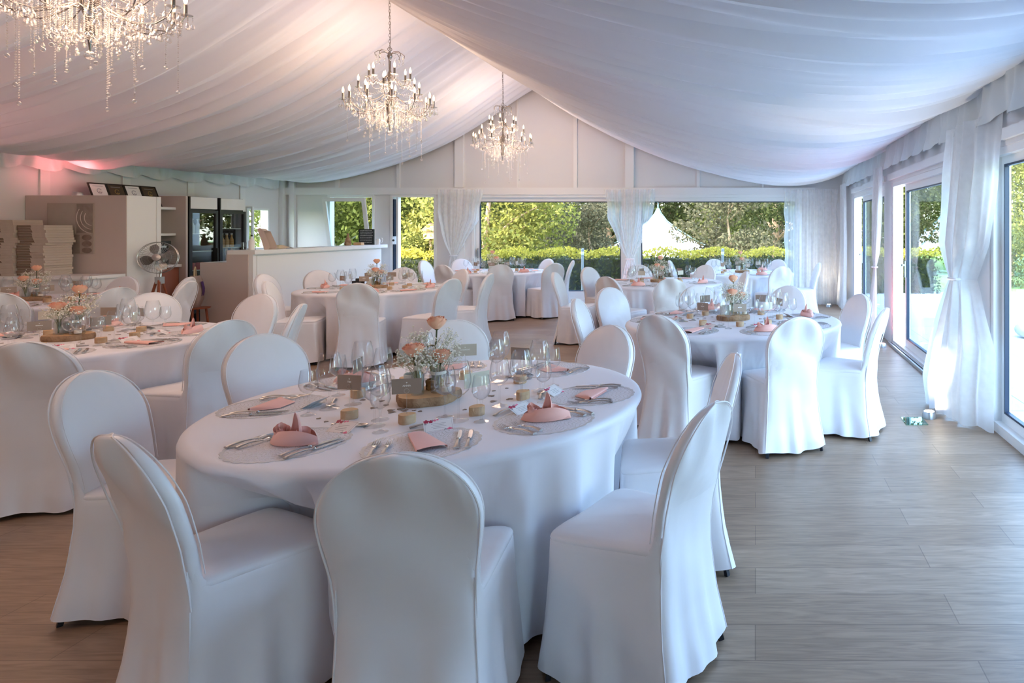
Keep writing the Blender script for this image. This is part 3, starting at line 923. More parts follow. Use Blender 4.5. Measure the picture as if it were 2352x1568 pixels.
# place card in a wire held by a slice of branch
def log_mesh(seed):
    r_ = random.Random(seed); n = 22
    o = [(.031+.0025*math.sin(3*t+seed)+r_.uniform(-.001, .001)) for t in np.linspace(0, 2*PI, n+1)[:-1]]
    pts = [(q*math.cos(2*PI*i/n), q*.92*math.sin(2*PI*i/n)) for i, q in enumerate(o)]
    side = MB().grid([[(x*s, y*s, z) for x, y in pts] for s, z in ((.96, 0), (1, .004), (1.0, .033), (.97, .0365))], True).mesh('bark', M_bark2)
    top = MB().prism([(x*.97, y*.97) for x, y in pts], .001, .0368).mesh('branch_slice', M_wood, False)
    return top, side
LOGS = [log_mesh(k) for k in range(3)]
wire_me = MB().tube([(0, 0, .03), (0, 0, .118)], .0006, 5).tube([(.009*math.cos(t), -.0012, .128+.009*math.sin(t)) for t in np.linspace(-1.6, 5.2, 18)], .0007, 5).mesh('wire', M_wire)
card_me = MB().box(-.054, .054, 0, .0009, .116, .176).mesh('card', M_kraft, False)
card2_me = MB().box(-.054, .054, 0, .0009, .116, .176).mesh('card', M_cream, False)
hm = MB().prism(heart_outline(.0028), 0, .0003); hm.v = [(x, -.0002-z, .160+y) for x, y, z in hm.v]
lt = MB(); r_ = random.Random(5); x = -.016
while x < .016:                                     # a short printed name, too small to read
    w = r_.uniform(.0016, .0026); lt.box(x, x+w, -.0004, 0, .1455, .1455+r_.uniform(.0045, .0055)); x += w+.0008
hm_me, lt_me = hm.mesh('printed_heart', M_text, False), lt.mesh('lettering', M_text, False)
TEXTS = {}
def text_me(t):
    if t not in TEXTS:
        c = bpy.data.curves.new('lettering', 'FONT'); c.body = t; c.size = .0105; c.align_x = 'CENTER'; c.extrude = .0001; c.offset = .00015
        c.materials.append(M_text)
        o = bpy.data.objects.new('lettering', c); COL.objects.link(o); bpy.context.view_layer.update()
        TEXTS[t] = bpy.data.meshes.new_from_object(o.evaluated_get(bpy.context.evaluated_depsgraph_get()))
        bpy.data.objects.remove(o)
    return TEXTS[t]
def place_card(loc, rz, label, seed=0, text=None, cream=False):
    top, side = LOGS[seed % 3]
    o = build(('place_card', top, [('bark', side, []), ('wire', wire_me, []), ('card', card2_me if cream else card_me, [('printed_heart', hm_me, [])]+([] if text else [('lettering', lt_me, [])]))]),
              loc, rz, label, 'place card', 'place cards on branch slices')
    if text:
        k = [c for c in o.children if c.name.startswith('card')][0]
        t = link('lettering', text_me(text), k, (0, -.0003, .1445), (PI/2, 0, 0))
# small wooden hearts
HEARTS = [('wooden_heart', MB().prism(heart_outline(s), 0, .002).mesh('wooden_heart', M_heart, False), []) for s in (.009, .0125, .016)]

# centrepiece
def slab_t(seed):
    r_ = random.Random(seed); n = 44
    ph = [r_.uniform(0, 6) for _ in range(4)]
    pts = []
    for i in range(n):
        a = 2*PI*i/n
        q = .135+.010*math.sin(2*a+ph[0])+.006*math.sin(5*a+ph[1])+.003*math.sin(9*a+ph[2])
        pts.append((q*math.cos(a), q*.86*math.sin(a)))
    top = MB().prism([(x*.965, y*.965) for x, y in pts], .001, .0402).mesh('wood_slab', M_wood, False)
    bk = MB().grid([[(x*s, y*s, z) for x, y in pts] for s, z in ((.95, 0), (.985, .004), (1, .015), (.995, .03), (.965, .040))], True).mesh('bark', M_bark)
    return ('wood_slab', top, [('bark', bk, [])])
SLABS = [slab_t(k) for k in range(3)]
def vase_t(h, r, neck, band=True):
    pr = [(.001, 0), (r*.95, 0), (r, .006), (r, h*.62), (neck*1.1, h*.78), (neck, h*.85), (neck, h*.97), (neck*1.15, h)]
    b = MB().shell(pr+[(neck*.85, h), (neck*.85, h*.8), (r*.93, h*.6), (r*.93, .008), (.001, .006)], 22)
    kids = []
    if band:
        kids.append(('ribbon', MB().shell([(neck*1.14, h*.80), (neck*1.22, h*.83), (neck*1.2, h*.93), (neck*1.1, h*.95)], 22).mesh('ribbon', M_gyp), []))
    return ('bottle_vase', b.mesh('bottle_vase', M_glass), kids)
VASE, VASE2, JAR = vase_t(.135, .026, .014), vase_t(.165, .022, .013, False), vase_t(.10, .032, .026)
CANDLE = ('candle_holder', MB().shell([(.001, 0), (.036, 0), (.040, .006), (.042, .078), (.040, .078), (.037, .008), (.001, .006)], 28).mesh('candle_holder', M_frost),
          [('candle', MB().lathe([(.001, .007), (.020, .007), (.020, .030), (.001, .030)], 18).mesh('candle', M_wax), [('wick', MB().tube([(0, 0, .03), (0, 0, .038)], .0008, 5).mesh('wick', M_black), [])])])
CANDLE2 = ('candle_holder', MB().shell([(.001, 0), (.034, 0), (.036, .004), (.037, .070), (.0355, .070), (.0345, .006), (.001, .005)], 28).mesh('candle_holder', M_glass),
           [('candle', MB().lathe([(.001, .007), (.020, .007), (.020, .028), (.001, .028)], 18).mesh('candle', M_wax), [])])
BASKET = ('woven_ring', MB().grid([[((.034+.004*math.sin(9*a+z*300))*math.cos(a)*s, (.034+.004*math.sin(9*a+z*300))*math.sin(a)*s, z) for a in np.linspace(0, 2*PI, 37)[:-1]] for s, z in ((.95, 0), (1.05, .01), (.98, .02), (1.06, .03), (1.0, .042), (.8, .046), (.78, .02), (.78, .004))], True).mesh('woven_ring', M_cork), [])
def rose_t(stem, lean, open_=1.0, leaves=True, seed=0):
    """a rose: origin at the foot of the stem"""
    r_ = random.Random(seed)
    top = Vector((lean[0], lean[1], stem))
    path = [Vector((0, 0, .004)), Vector((lean[0]*.3, lean[1]*.3, stem*.5)), top]
    st = MB().tube(path, [.0030, .0028, .0034], 6).lathe([(.002, -.006), (.010, 0), (.014, .010), (.008, .012)], 10, top)
    b = MB()
    def petal(r0, h, a0, span, flare, z0):
        P = []
        for k in range(6):
            t = k/5; row = []
            for i in range(9):
                q = -1+2*i/8
                a = a0+span*q*(.55+.45*math.sin(PI*min(1, t*.8+.2)))
                rad = r0*(.35+.65*math.sin(PI/2*min(1, t*1.25)))+flare*max(0, t-.55)**1.4*(1-.25*q*q)
                row.append((top.x+rad*math.cos(a), top.y+rad*math.sin(a), top.z+z0+h*t*(1-.10*q*q*t)))
            P.append(row)
        b.grid(P)
    for ring, (r0, h, n, fl) in enumerate(((.006, .050, 3, .0), (.012, .055, 4, .001), (.018, .057, 5, .004*open_), (.024, .056, 6, .009*open_), (.030, .053, 6, .017*open_), (.034, .048, 7, .027*open_), (.037, .040, 7, .040*open_))):
        for i in range(n): petal(r0, h*(1+r_.uniform(-.06, .06)), 2*PI*i/n+ring*.7+r_.uniform(-.15, .15), 1.5*2*PI/n/2+.16, fl, .002)
    kids = [('stem', st.mesh('stem', M_stem), []), ('blossom', b.mesh('blossom', M_rose, True, 70), [])]
    if leaves:
        for s, a, zt in ((.055, .4, .62), (.05, 2.6, .70), (.04, -.7, .58)):
            P = []
            base = path[0].lerp(top, zt)
            for k in range(7):
                t = k/6; w = .017*math.sin(PI*t)**.8*s/.055
                cx_, cz = .012+s*t, .012*math.sin(2*t)-.018*t*t
                P.append([(base.x+cx_*math.cos(a)-q*w*math.sin(a), base.y+cx_*math.sin(a)+q*w*math.cos(a), base.z+cz-.004*abs(q)) for q in (-1, 0, 1)])
            kids.append(('leaf', MB().grid(P).mesh('leaf', M_leaf), []))
    return ('rose', None, kids)
ROSES = [rose_t(.265, (.01, .0), .35, True, 1), rose_t(.16, (-.012, -.01), .8, False, 2), rose_t(.125, (.012, -.006), 1.0, False, 3)]
def gyp_t(h, spread, nb, seed):
    """a spray of baby's breath"""
    r_ = random.Random(seed); st, bl = MB(), MB()
    for i in range(nb):
        a = r_.uniform(0, 2*PI); d = spread*r_.uniform(.2, 1)**.7
        p1 = Vector((d*.35*math.cos(a), d*.35*math.sin(a), h*r_.uniform(.5, .62)))
        p2 = Vector((d*math.cos(a), d*math.sin(a), h*r_.uniform(.68, 1)))
        st.tube([(0, 0, .0), p1*.5+Vector((0, 0, .02)), p1, p2], [.0009, .0008, .0006, .0004], 4, False)
        for j in range(7):
            q = p2+Vector((r_.gauss(0, .014), r_.gauss(0, .014), r_.gauss(.002, .012)))
            st.tube([p1.lerp(p2, .75), q], .0004, 3, False)
            rr = r_.uniform(.0034, .0062)
            bl.add([q+Vector(v)*rr for v in ((1, 0, 0), (-1, 0, 0), (0, 1, 0), (0, -1, 0), (0, 0, .8), (0, 0, -.8))],
                   [(0, 2, 4), (2, 1, 4), (1, 3, 4), (3, 0, 4), (2, 0, 5), (1, 2, 5), (3, 1, 5), (0, 3, 5)])
    return ('gypsophila_sprig', st.mesh('stems', M_palestem), [('blossoms', bl.mesh('blossoms', M_gyp), [])])
STUFF_PARTS.add('blossoms')
GYPS = [gyp_t(.25, .115, 34, 1), gyp_t(.18, .085, 38, 2), gyp_t(.17, .095, 34, 3)]
def centrepiece(ti, rz, variant):
    cx, cy_ = TC[ti]; nm = TN[ti]
    cx, cy_ = (cx-.03, cy_-.05) if ti == 0 else (cx, cy_)
    z = TZ+.0404
    def at(x, y, zz=None): return (cx+x*math.cos(rz)-y*math.sin(rz), cy_+x*math.sin(rz)+y*math.cos(rz), z if zz is None else zz)
    build(SLABS[variant % 3], (cx, cy_, TZ), rz, 'round slice of tree trunk with bark, centre of the '+nm, 'wood slab', 'wood slices under the flowers')
    build(CANDLE, at(-.075, .02), rz, 'frosted glass candle holder on the wood slice of the '+nm, 'candle holder', 'candle holders')
    build(CANDLE2, at(.088, -.015), rz, 'clear glass candle holder on the wood slice of the '+nm, 'candle holder', 'candle holders')
    build(BASKET, at(.0, .055), rz, 'woven brown ring round a flower bottle on the '+nm, 'basket', 'woven rings')
    vs = ((VASE, (-.025, -.045), 'bottle vase with pale ribbon'), (VASE2, (.0, .055), 'tall slim bottle vase'), (JAR, (.045, .0), 'wide short jar vase'))
    rs = ((ROSES[1], GYPS[1], 'apricot rose in full bloom, lower left of the bunch'), (ROSES[0], GYPS[0], 'tallest apricot rose with dark leaves'), (ROSES[2], GYPS[2], 'wide open pink rose, lowest of the bunch'))
    for (t, (x, y), ln), (ro, gy, rn) in zip(vs, rs):
        build(t, at(x, y), rz, 'clear glass %s, centre of the %s' % (ln, nm), 'vase', 'flower bottles on the wood slices')
        build(ro, at(x, y, z+.006), rz+variant*.8, '%s on the %s' % (rn, nm), 'rose', 'roses in the centrepieces')
        build(gy, at(x-.004, y+.006, z+.008), rz+variant, 'white baby\'s breath beside the %s, %s' % (rn.split(',')[0].replace(' with dark leaves', '').replace(' in full bloom', ''), nm), 'flower', 'baby\'s breath sprays')
for ti in range(8): centrepiece(ti, (.0, .25, -.1, .4, 1.2, -.3, .8, .2)[ti], ti)

NAPK = {0: ['S', 'R', 'R', 'F', 'F', 'F', 'R', 'F'], 1: ['S', 'R', 'F', 'R', 'F', 'R', 'F', 'S'], 2: ['S', 'S', 'R', 'F', 'R', 'F', 'R'],
        3: ['R', 'F', 'R', 'S', 'F', 'F', 'R', 'F'], 4: ['R', 'R', 'F', 'S', 'R', 'F', 'F'], 5: ['F', 'S', 'R', 'R', 'F', 'R', 'F'], 6: ['S', 'F', 'R', 'R', 'S', 'F'], 7: ['R', 'F', 'F', 'R', 'S', 'R']}
NAMES = {'front': 'TIM', 'front left': 'ANNA', 'back left': 'MARTIN', 'back': 'ANDREAS', 'back right': 'SIMON'}
hr_ = random.Random(21)
for ti, (cx, cy_) in enumerate(TC):
    near = ti in (0, 1, 2)
    spots, logs = [], []
    gpos = []                       # feet of all the glasses of this table
    for i, ad in enumerate(SEATS[ti]):
        a = math.radians(ad)
        for r0, t0 in ([(.415, .10), (.345, .045), (.46, .185)] if near else [(.41, .09), (.46, .175)]):
            gpos.append((cx+r0*math.cos(a)-t0*math.sin(a), cy_+r0*math.sin(a)+t0*math.cos(a)))
    for i, ad in enumerate(SEATS[ti]):
        a = math.radians(ad); sn = '%s seat of the %s' % (SEATN[ti][i], TN[ti])
        q = random.Random(ti*50+i)
        c, s = math.cos(a), math.sin(a)
        def at(r, t, z=TZ): return (cx+r*c-t*s, cy_+r*s+t*c, z)
        rz = a+PI/2
        build(PLACEMAT, at(.675, 0), rz, 'round silver lace placemat at the '+sn, 'placemat', 'silver lace placemats')
        nk = NAPK[ti][i % len(NAPK[ti])]
        nt, nd = {'R': (ROSE, 'flower-folded pink napkin'), 'F': (FOLD, 'triangle-folded pink napkin'), 'S': (STRIP, 'strip-folded pink napkin')}[nk]
        nrz = rz+q.uniform(-.5, .5) if not (ti == 0 and nk == 'R') else q.uniform(-.2, .2)
        build(nt, at(.665, 0, TZ+.0013), nrz, nd+' at the '+sn, 'napkin', 'pink napkins')
        j = lambda: q.uniform(-.03, .03)
        zc = TZ+.0015
        build(FORK, at(.79, -.152, zc), rz+j(), 'dinner fork left of the napkin, '+sn, 'fork', 'dinner forks')
        build(KNIFE, at(.79, .15, zc), rz+j(), 'table knife right of the napkin, '+sn, 'knife', 'table knives')
        if near:
            build(SFORK, at(.78, -.114, zc), rz+j(), 'smaller fork beside the dinner fork, '+sn, 'fork', 'small forks')
            build(KNIFE, at(.78, .114, zc), rz+j(), 'inner knife nearest the napkin, '+sn, 'knife', 'inner knives')
            build(SPOON, at(.46, -.07, TZ), rz-PI/2+.25+j(), 'dessert spoon above the placemat, '+sn, 'spoon', 'dessert spoons')
            build(MENU, at(.50, .035, TZ+.012), rz+q.uniform(-.3, .3), 'printed white menu card with flowers, '+sn, 'menu card', 'menu cards', tilt=(.5, 0))
            build(BIG, at(.415, .10), 0, 'largest wine glass at the '+sn, 'glass', 'large wine glasses')
            build(MID, at(.345, .045), 0, 'middle-sized wine glass at the '+sn, 'glass', 'middle-sized wine glasses')
            if i % 2 == 0 or ti == 0:
                build(SMALL, at(.46, .185), 0, 'smallest wine glass at the '+sn, 'glass', 'small wine glasses')
        else:
            build(BIGF, at(.41, .09), 0, 'taller wine glass at the '+sn, 'glass', 'large wine glasses')
            build(MIDF, at(.46, .175), 0, 'shorter wine glass at the '+sn, 'glass', 'middle-sized wine glasses')
        # the cards face outwards to their guest
        nmx = NAMES.get(SEATN[ti][i]) if ti == 0 else None
        best = max([(r0, t0) for r0 in (.375, .33, .29, .42, .25) for t0 in (-.09, -.05, -.13, -.02)],
                   key=lambda rt: min(.085, min(math.hypot(at(*rt)[0]-x, at(*rt)[1]-y) for x, y in gpos), min([math.hypot(at(*rt)[0]-x, at(*rt)[1]-y) for x, y in logs]+[9])-.0) - .02*abs(rt[0]-.375)-.01*abs(rt[1]+.09))
        logs.append(at(*best)[:2])
        place_card(at(*best), rz+q.uniform(-.35, .35)+(PI if (i % 3 == 2) else 0), 'name card wired to a branch slice, '+sn, i, nmx, cream=(i % 3 == 2))
    for k in range(26 if ti < 3 else 10):
        while True:
            rr, aa = hr_.uniform(.2, .5), hr_.uniform(0, 2*PI)
            p = (rr*math.cos(aa), rr*math.sin(aa))
            ok = all(abs(math.hypot(p[0]-r0*math.cos(a0)+t0*math.sin(a0), p[1]-r0*math.sin(a0)-t0*math.cos(a0))) > .065
                     for a0 in [math.radians(d) for d in SEATS[ti]] for r0, t0 in ((.415, .10), (.345, .045), (.46, .185), (.375, -.09), (.46, 0), (.5, .035)))
            if ok and all(math.hypot(p[0]-x, p[1]-y) > .03 for x, y in spots) and all(math.hypot(cx+p[0]-x, cy_+p[1]-y) > .05 for x, y in logs): break
            if hr_.random() < .02: break
        spots.append(p)
        build(HEARTS[hr_.randrange(3)], (cx+p[0], cy_+p[1], TZ), hr_.uniform(0, 6.3), 'small dark wooden heart scattered on the white cloth of the '+TN[ti], 'heart', 'wooden hearts on the '+TN[ti])
# ------------------------------------------------------------------ chandeliers
M_bead = M_crystal
def bead(b, p, r):
    b.add([(p[0]+r*x, p[1]+r*y, p[2]+r*z) for x, y, z in ((1, 0, 0), (0, 1, 0), (-1, 0, 0), (0, -1, 0), (0, 0, 1.1), (0, 0, -1.1), (.7, .7, .0), (-.7, .7, 0), (-.7, -.7, 0), (.7, -.7, 0))],
          [(0, 6, 4), (6, 1, 4), (1, 7, 4), (7, 2, 4), (2, 8, 4), (8, 3, 4), (3, 9, 4), (9, 0, 4), (6, 0, 5), (1, 6, 5), (7, 1, 5), (2, 7, 5), (8, 2, 5), (3, 8, 5), (9, 3, 5), (0, 9, 5)])
def drop(b, p, s):
    b.lathe([(.0005, .0), (.25*s, -.3*s), (.42*s, -.75*s), (.36*s, -1.05*s), (.0005, -1.3*s)], 8, p)
def chandelier_t():
    r_ = random.Random(4)
    col = MB().lathe([(.004, -.02), (.016, -.04), (.03, -.08), (.014, -.12), (.012, -.25), (.026, -.30), (.032, -.34), (.016, -.38), (.013, -.50), (.034, -.56), (.046, -.62), (.05, -.68), (.03, -.74), (.018, -.80), (.03, -.86), (.012, -.90), (.004, -.97)], 16)
    col.tube([(.022*math.cos(t), 0, .0+.022*math.sin(t)) for t in np.linspace(0, 2*PI, 17)], .004, 6)
    kids = [('column', col.mesh('column', M_brass), []), ('ball', MB().ball((0, 0, -.995), .03, 12, 8).mesh('ball', M_crystal), [])]
    cr = MB()
    for k in range(8):
        a = 2*PI*k/8
        cr.tube([(d*math.cos(a), d*math.sin(a), z) for d, z in ((.01, -.06), (.06, -.03), (.12, -.03), (.155, -.06), (.15, -.09), (.135, -.085))], .004, 5)
    kids.append(('crown', cr.mesh('crown', M_brass), []))
    flame = [(.0005, -.03), (.009, -.025), (.0125, -.008), (.012, .006), (.008, .022), (.003, .036), (.0005, .044)]
    pend, mass = MB(), MB()
    arms = []
    for n, R, zf, zh, ph in ((12, .47, -.535, -.70, 0), (6, .335, -.385, -.56, .3), (6, .225, -.235, -.34, .7)):
        for k in range(n):
            a = 2*PI*k/n+ph
            zf_ = zf+.012*math.sin(3*a)
            zp = zf_-.115
            dip = min(zp, zh)-.07
            pts = [(d*R*math.cos(a), d*R*math.sin(a), z) for d, z in ((.06, zh), (.2, zh+.02), (.38, (zh+dip)/2), (.58, dip), (.78, dip+.005), (.93, (dip+zp)/2-.005), (1.0, zp))]
            m = MB()
            cv = []
            for i in range(len(pts)-1):
                for t in (0, .5): cv.append(tuple(pts[i][q]*(1-t)+pts[i+1][q]*t for q in range(3)))
            m.tube(cv+[pts[-1]], .004, 6)
            pan = MB().lathe([(.004, -.008), (.03, .0), (.044, .008), (.04, .004), (.012, .003)], 14, (R*math.cos(a), R*math.sin(a), zp))
            cand = MB().lathe([(.010, .0), (.0115, .004), (.0115, .078), (.006, .082)], 10, (R*math.cos(a), R*math.sin(a), zp))
            bulb = MB().lathe(flame, 10, (R*math.cos(a), R*math.sin(a), zf_))
            arms.append(('arm', m.mesh('arm', M_brass), [('drip_pan', pan.mesh('drip_pan', M_crystal), [])]))
            arms.append(('candle', cand.mesh('candle', M_brass), [('bulb', bulb.mesh('bulb', M_bulb), [])]))
            for j in range(5):
                b2 = 2*PI*j/5+a
                p = (R*math.cos(a)+.038*math.cos(b2), R*math.sin(a)+.038*math.sin(b2), zp+.0)
                for q in range(3): bead(mass, (p[0], p[1], p[2]-.012*q-.008), .0052)
                drop(mass, (p[0], p[1], p[2]-.045), .034)
            g = []                                      # bead garland to the next arm
            for t in np.linspace(0, 1, 15):
                aa = a+2*PI/n*t
                bead(mass, (R*.97*math.cos(aa), R*.97*math.sin(aa), zp-.02-.07*math.sin(PI*t)), .0058)
            for t in np.linspace(.1, .95, 12):          # and one to the column
                bead(mass, (R*t*math.cos(a+.12), R*t*math.sin(a+.12), zp+.10*(1-t)-.09*math.sin(PI*t)), .0055)
    kids += arms
    for k in range(150):                                 # pendants crowded under the arms
        rad = .05+.40*math.sqrt(r_.random()); a = r_.uniform(0, 2*PI)
        z0 = -.70-.20*(1-rad/.46)+r_.uniform(-.03, .05)
        for q in range(r_.randrange(4, 9)): bead(mass, (rad*math.cos(a), rad*math.sin(a), z0-.012*q+.05), .0056)
        drop(mass, (rad*math.cos(a), rad*math.sin(a), z0-.02), r_.uniform(.028, .044))
    for k in range(16):
        a = 2*PI*k/16
        for q in range(5): bead(mass, (.145*math.cos(a), .145*math.sin(a), -.07-.012*q), .005)
        drop(mass, (.145*math.cos(a), .145*math.sin(a), -.135), .024)
    for k in range(60):                                 # inner curtain of crystal round the column
        a = 2*PI*k/60; rad = .09+.05*(k % 4)
        L = .22+.05*(k % 2)
        for q in range(int(L/.014)): bead(mass, (rad*math.cos(a), rad*math.sin(a), -.66-.014*q), .0052)
        drop(mass, (rad*math.cos(a), rad*math.sin(a), -.66-L), .028)
    kids.append(('crystal_pendants', mass.mesh('crystal_pendants', M_crystal, False), []))
    for k in range(24):                                 # long hanging strands
        rad = .04+.44*math.sqrt(r_.random()); a = r_.uniform(0, 2*PI); z1 = -.72
        L = r_.uniform(.30, .72)-.25*(rad/.48)*r_.random()
        s = MB(); n = int(L/.0155)
        s.tube([(rad*math.cos(a), rad*math.sin(a), z1), (rad*math.cos(a), rad*math.sin(a), z1-L)], .0006, 4)
        for q in range(n): bead(s, (rad*math.cos(a), rad*math.sin(a), z1-.0155*q), .0056)
        s.ball((rad*math.cos(a), rad*math.sin(a), z1-L-.012), .0125, 10, 6, 1.1)
        kids.append(('crystal_strand', s.mesh('crystal_strand', M_crystal), []))
    ch = MB()
    for k in range(17):                                 # chain with its flex
        z = .022+.036*k; a = (k % 2)*PI/2
        ch.tube([(.009*math.cos(t)*math.cos(a), .009*math.cos(t)*math.sin(a), z+.024*math.sin(t)) for t in np.linspace(0, 2*PI, 13)], .0024, 5)
    ch.tube([(.008*math.sin(9*z), .008*math.cos(7*z), z) for z in np.linspace(0, .64, 22)], .0025, 5)
    kids.append(('chain', ch.mesh('chain', M_brass), []))
    return ('chandelier', None, kids)
STUFF_PARTS.add('crystal_pendants')
CHAN = chandelier_t()
for Y, rz, w in ((.79, .4, 'one behind the others, above the viewer\'s left shoulder'), (4.27, .2, 'cut off by the top left corner'), (7.77, .55, 'whole one hanging in the middle of the row'), (11.25, .0, 'farthest one, in front of the end gable')):
    o = build(CHAN, (RX, Y, 3.652), rz, 'crystal candle chandelier, '+w, 'chandelier', 'crystal chandeliers along the ridge')
    d = bpy.data.lights.new('chandelier_glow', 'POINT'); d.energy, d.color, d.shadow_soft_size = 19, (1.0, .66, .45), .4
    l = bpy.data.objects.new('chandelier_glow', d); COL.objects.link(l); l.parent = o; l.location = (0, 0, -.66)

# ------------------------------------------------------------------ floor and wall uplights
def uplight(loc, color, power, label, glass=False, spot=70, aim=(0, 0), name='uplight'):
    k = MB().lathe([(.001, 0), (.055, 0), (.055, .03), (.045, .055), (.04, .055), (.038, .045), (.001, .045)], 20).mesh('housing', M_alu)
    em = mat('uplight_lens', color, .3, emit=color, emit_s=40)
    try: em.cycles.emission_sampling = 'NONE'
    except Exception: pass
    kids = [('lens', MB().lathe([(.001, .046), (.037, .046), (.037, .05), (.001, .05)], 18).mesh('lens', em), [])]
    o = build((name, k, kids), loc, 0, label, 'lamp', 'small uplights')
    d = bpy.data.lights.new('uplight_beam', 'SPOT'); d.energy, d.color = power, color
    d.spot_size, d.spot_blend, d.shadow_soft_size = math.radians(spot), .7, .03
    l = bpy.data.objects.new('uplight_beam', d); COL.objects.link(l); l.parent = o; l.location = (0, 0, .065)
    l.rotation_euler = (PI+aim[0], aim[1], 0)
    return o
uplight((1.40, 5.26, 0), (1, .86, .66), 18, 'bright warm uplight on the floor beside the nearest tied curtain', spot=75)
uplight((1.42, 12.62, 0), (1, .86, .66), 9, 'small warm uplight on the floor in the far right corner', spot=90)
uplight((1.62, 8.35, 0), (1, .22, .25), 7, 'small pink uplight on the floor by the second tied curtain', spot=100)
uplight((-2.48, 12.80, 0), (1, .25, .22), 10, 'small pink uplight on the floor under the end wall\'s middle curtain', spot=60)
uplight((-9.05, 8.72, 1.952), (1, .22, .22), 3, 'small pink uplight on top of the white partition box', spot=95, aim=(0, -.25))
for y, w in ((2.6, 'first'), (5.4, 'second')):  # unseen lamps, added to cast pink on the left ceiling drape
    uplight((-9.1, y, 0), (1, .36, .36), 26, 'pink uplight on the floor by the left wall, %s one, outside the photo' % w, spot=100, aim=(0, .55))
gl = MB().box(-.085, .085, -.10, .10, .0005, .008).mesh('glass_plate', glass_mat('green_glass', (.80, .95, .88), 1.5, (.4, .7, .6), 1.4))
tag(link('glass_plate', gl, None, (1.255, 5.16, 0)), 'square greenish glass plate on the floor beside the bright uplight', 'glass plate')

# ------------------------------------------------------------------ the bar and what stands on it
bx0, bx1, by0, by1 = -7.62, -7.25, 9.42, 12.82
b = MB().box(bx0+.04, bx1-.03, by0+.02, by1-.12, 0, 1.145)
bar = link('bar_counter', b.mesh('bar_counter', M_white, False))
tag(bar, 'long white bar counter with a raised white ledge and stepped taupe end', 'bar')
link('bar_top', MB().box(bx0, bx1+.03, by0, by1, 1.145, 1.205).mesh('bar_top', M_white, False), bar)
link('front_panel', MB().box(bx1-.03, bx1-.012, by0+.10, by1-.14, .04, 1.12).mesh('front_panel', M_white, False), bar)
link('corner_post', MB().box(bx1-.06, bx1, by0+.004, by0+.07, 0, 1.145).mesh('corner_post', M_white, False), bar)
link('work_surface', MB().box(-8.0, bx0+.04, by0+.03, by1-.4, .96, 1.03).mesh('work_surface', M_white, False), bar)
link('cupboard', MB().box(-7.96, bx0+.04, by0+.05, by1-.4, 0, .96).mesh('cupboard', M_white, False), bar)
link('end_panel', MB().box(-8.0, bx0, by0-.012, by0+.03, 0, 1.03).box(bx0, bx1-.06, by0-.012, by0+.004, 0, 1.145).mesh('end_panel', M_taupe, False), bar)['label'] = 'taupe stepped end panel'
zb = 1.2055
o = link('glass_tumbler', MB().shell([(.001, 0), (.03, 0), (.034, .11), (.032, .11), (.028, .004), (.001, .004)], 18).mesh('glass_tumbler', M_glass), None, (-7.52, 9.60, zb)); tag(o, 'clear tumbler on the near end of the bar, leftmost', 'glass', 'tumblers on the bar')
o = link('glass_tumbler', o.data, None, (-7.47, 9.72, zb)); tag(o, 'clear tumbler on the bar beside the white bottle', 'glass', 'tumblers on the bar')
bt = MB().lathe([(.001, 0), (.036, 0), (.038, .01), (.038, .13), (.013, .17), (.012, .20)], 18).mesh('bottle', M_white)
cp = MB().lathe([(.001, .198), (.014, .198), (.014, .22), (.001, .222)], 14).mesh('cap', M_black)
build(('soap_bottle', bt, [('cap', cp, [])]), (-7.42, 9.62, zb), 0, 'white plastic bottle with dark cap on the near end of the bar', 'bottle')
pb = MB()
P = [[(-.05+.10*q+.10*t, -.07+.0*q, .30*(1-t)*1.0+.002+.02*math.sin(5*q+3*t)) for q in np.linspace(0, 1, 7)] for t in np.linspace(0, 1, 7)]
pb.grid(P); pb.grid([[(p[0]+.02, p[1]+.10+.02*math.sin(9*p[0]), p[2]*.96) for p in row] for row in P])
for r0 in (0, 6):
    pb.grid([[P[r0][c], (P[r0][c][0]+.02, P[r0][c][1]+.10+.02*math.sin(9*P[r0][c][0]), P[r0][c][2]*.96)] for c in range(7)])
tag(link('paper_bag', pb.mesh('paper_bag', mat('pale_pink_paper', (.72, .58, .50), .7)), None, (-7.42, 9.86, zb)), 'crumpled pale pink paper bag leaning on the bar top', 'bag')
tw = MB().grid([[((.05+.045*math.sin(3*a)*t)*math.cos(a)*(1+t), (.05+.03*t)*math.sin(a)*(1+t), .045*(1-t)+.012*math.sin(7*a)*t+.012) for a in np.linspace(0, 2*PI, 31)[:-1]] for t in np.linspace(0.02, 1, 6)], True)
tag(link('cloth_rag', tw.mesh('cloth_rag', mat('beige_cloth', (.62, .52, .38), .8)), None, (-7.40, 10.15, zb)), 'crumpled beige cloth lying on the bar behind the paper bag', 'cloth')
sg = MB().box(-.16, .16, -.012, .012, 0, .30).mesh('board', M_black, False)
ln = MB(); r_ = random.Random(9)
for k in range(8):                                    # chalk lines, illegible in the photograph
    x = -.14+r_.uniform(0, .02)
    while x < .12:
        w = r_.uniform(.008, .03); ln.box(x, x+w, -.0135, -.012, .27-.033*k, .277-.033*k+r_.uniform(0, .004)); x += w+.008
build(('chalkboard_sign', sg, [('lettering', ln.mesh('lettering', mat('chalk', (.6, .6, .6), .9), False), [])]), (-7.47, 12.55, zb), -.15, 'small black chalkboard with white handwriting on the far end of the bar', 'sign')
vb = MB().lathe([(.001, 0), (.05, 0), (.06, .03), (.045, .11), (.018, .16), (.016, .21), (.022, .22)], 18).mesh('jug', M_bark)
tag(link('stoneware_jug', vb, None, (-7.50, 12.02, zb)), 'brown stoneware jug on the bar left of the chalkboard', 'jug')
tb = MB().box(-.07, .07, -.05, .05, 0, .05).box(-.06, .06, -.04, .04, .05, .052).mesh('box', M_wood, False)
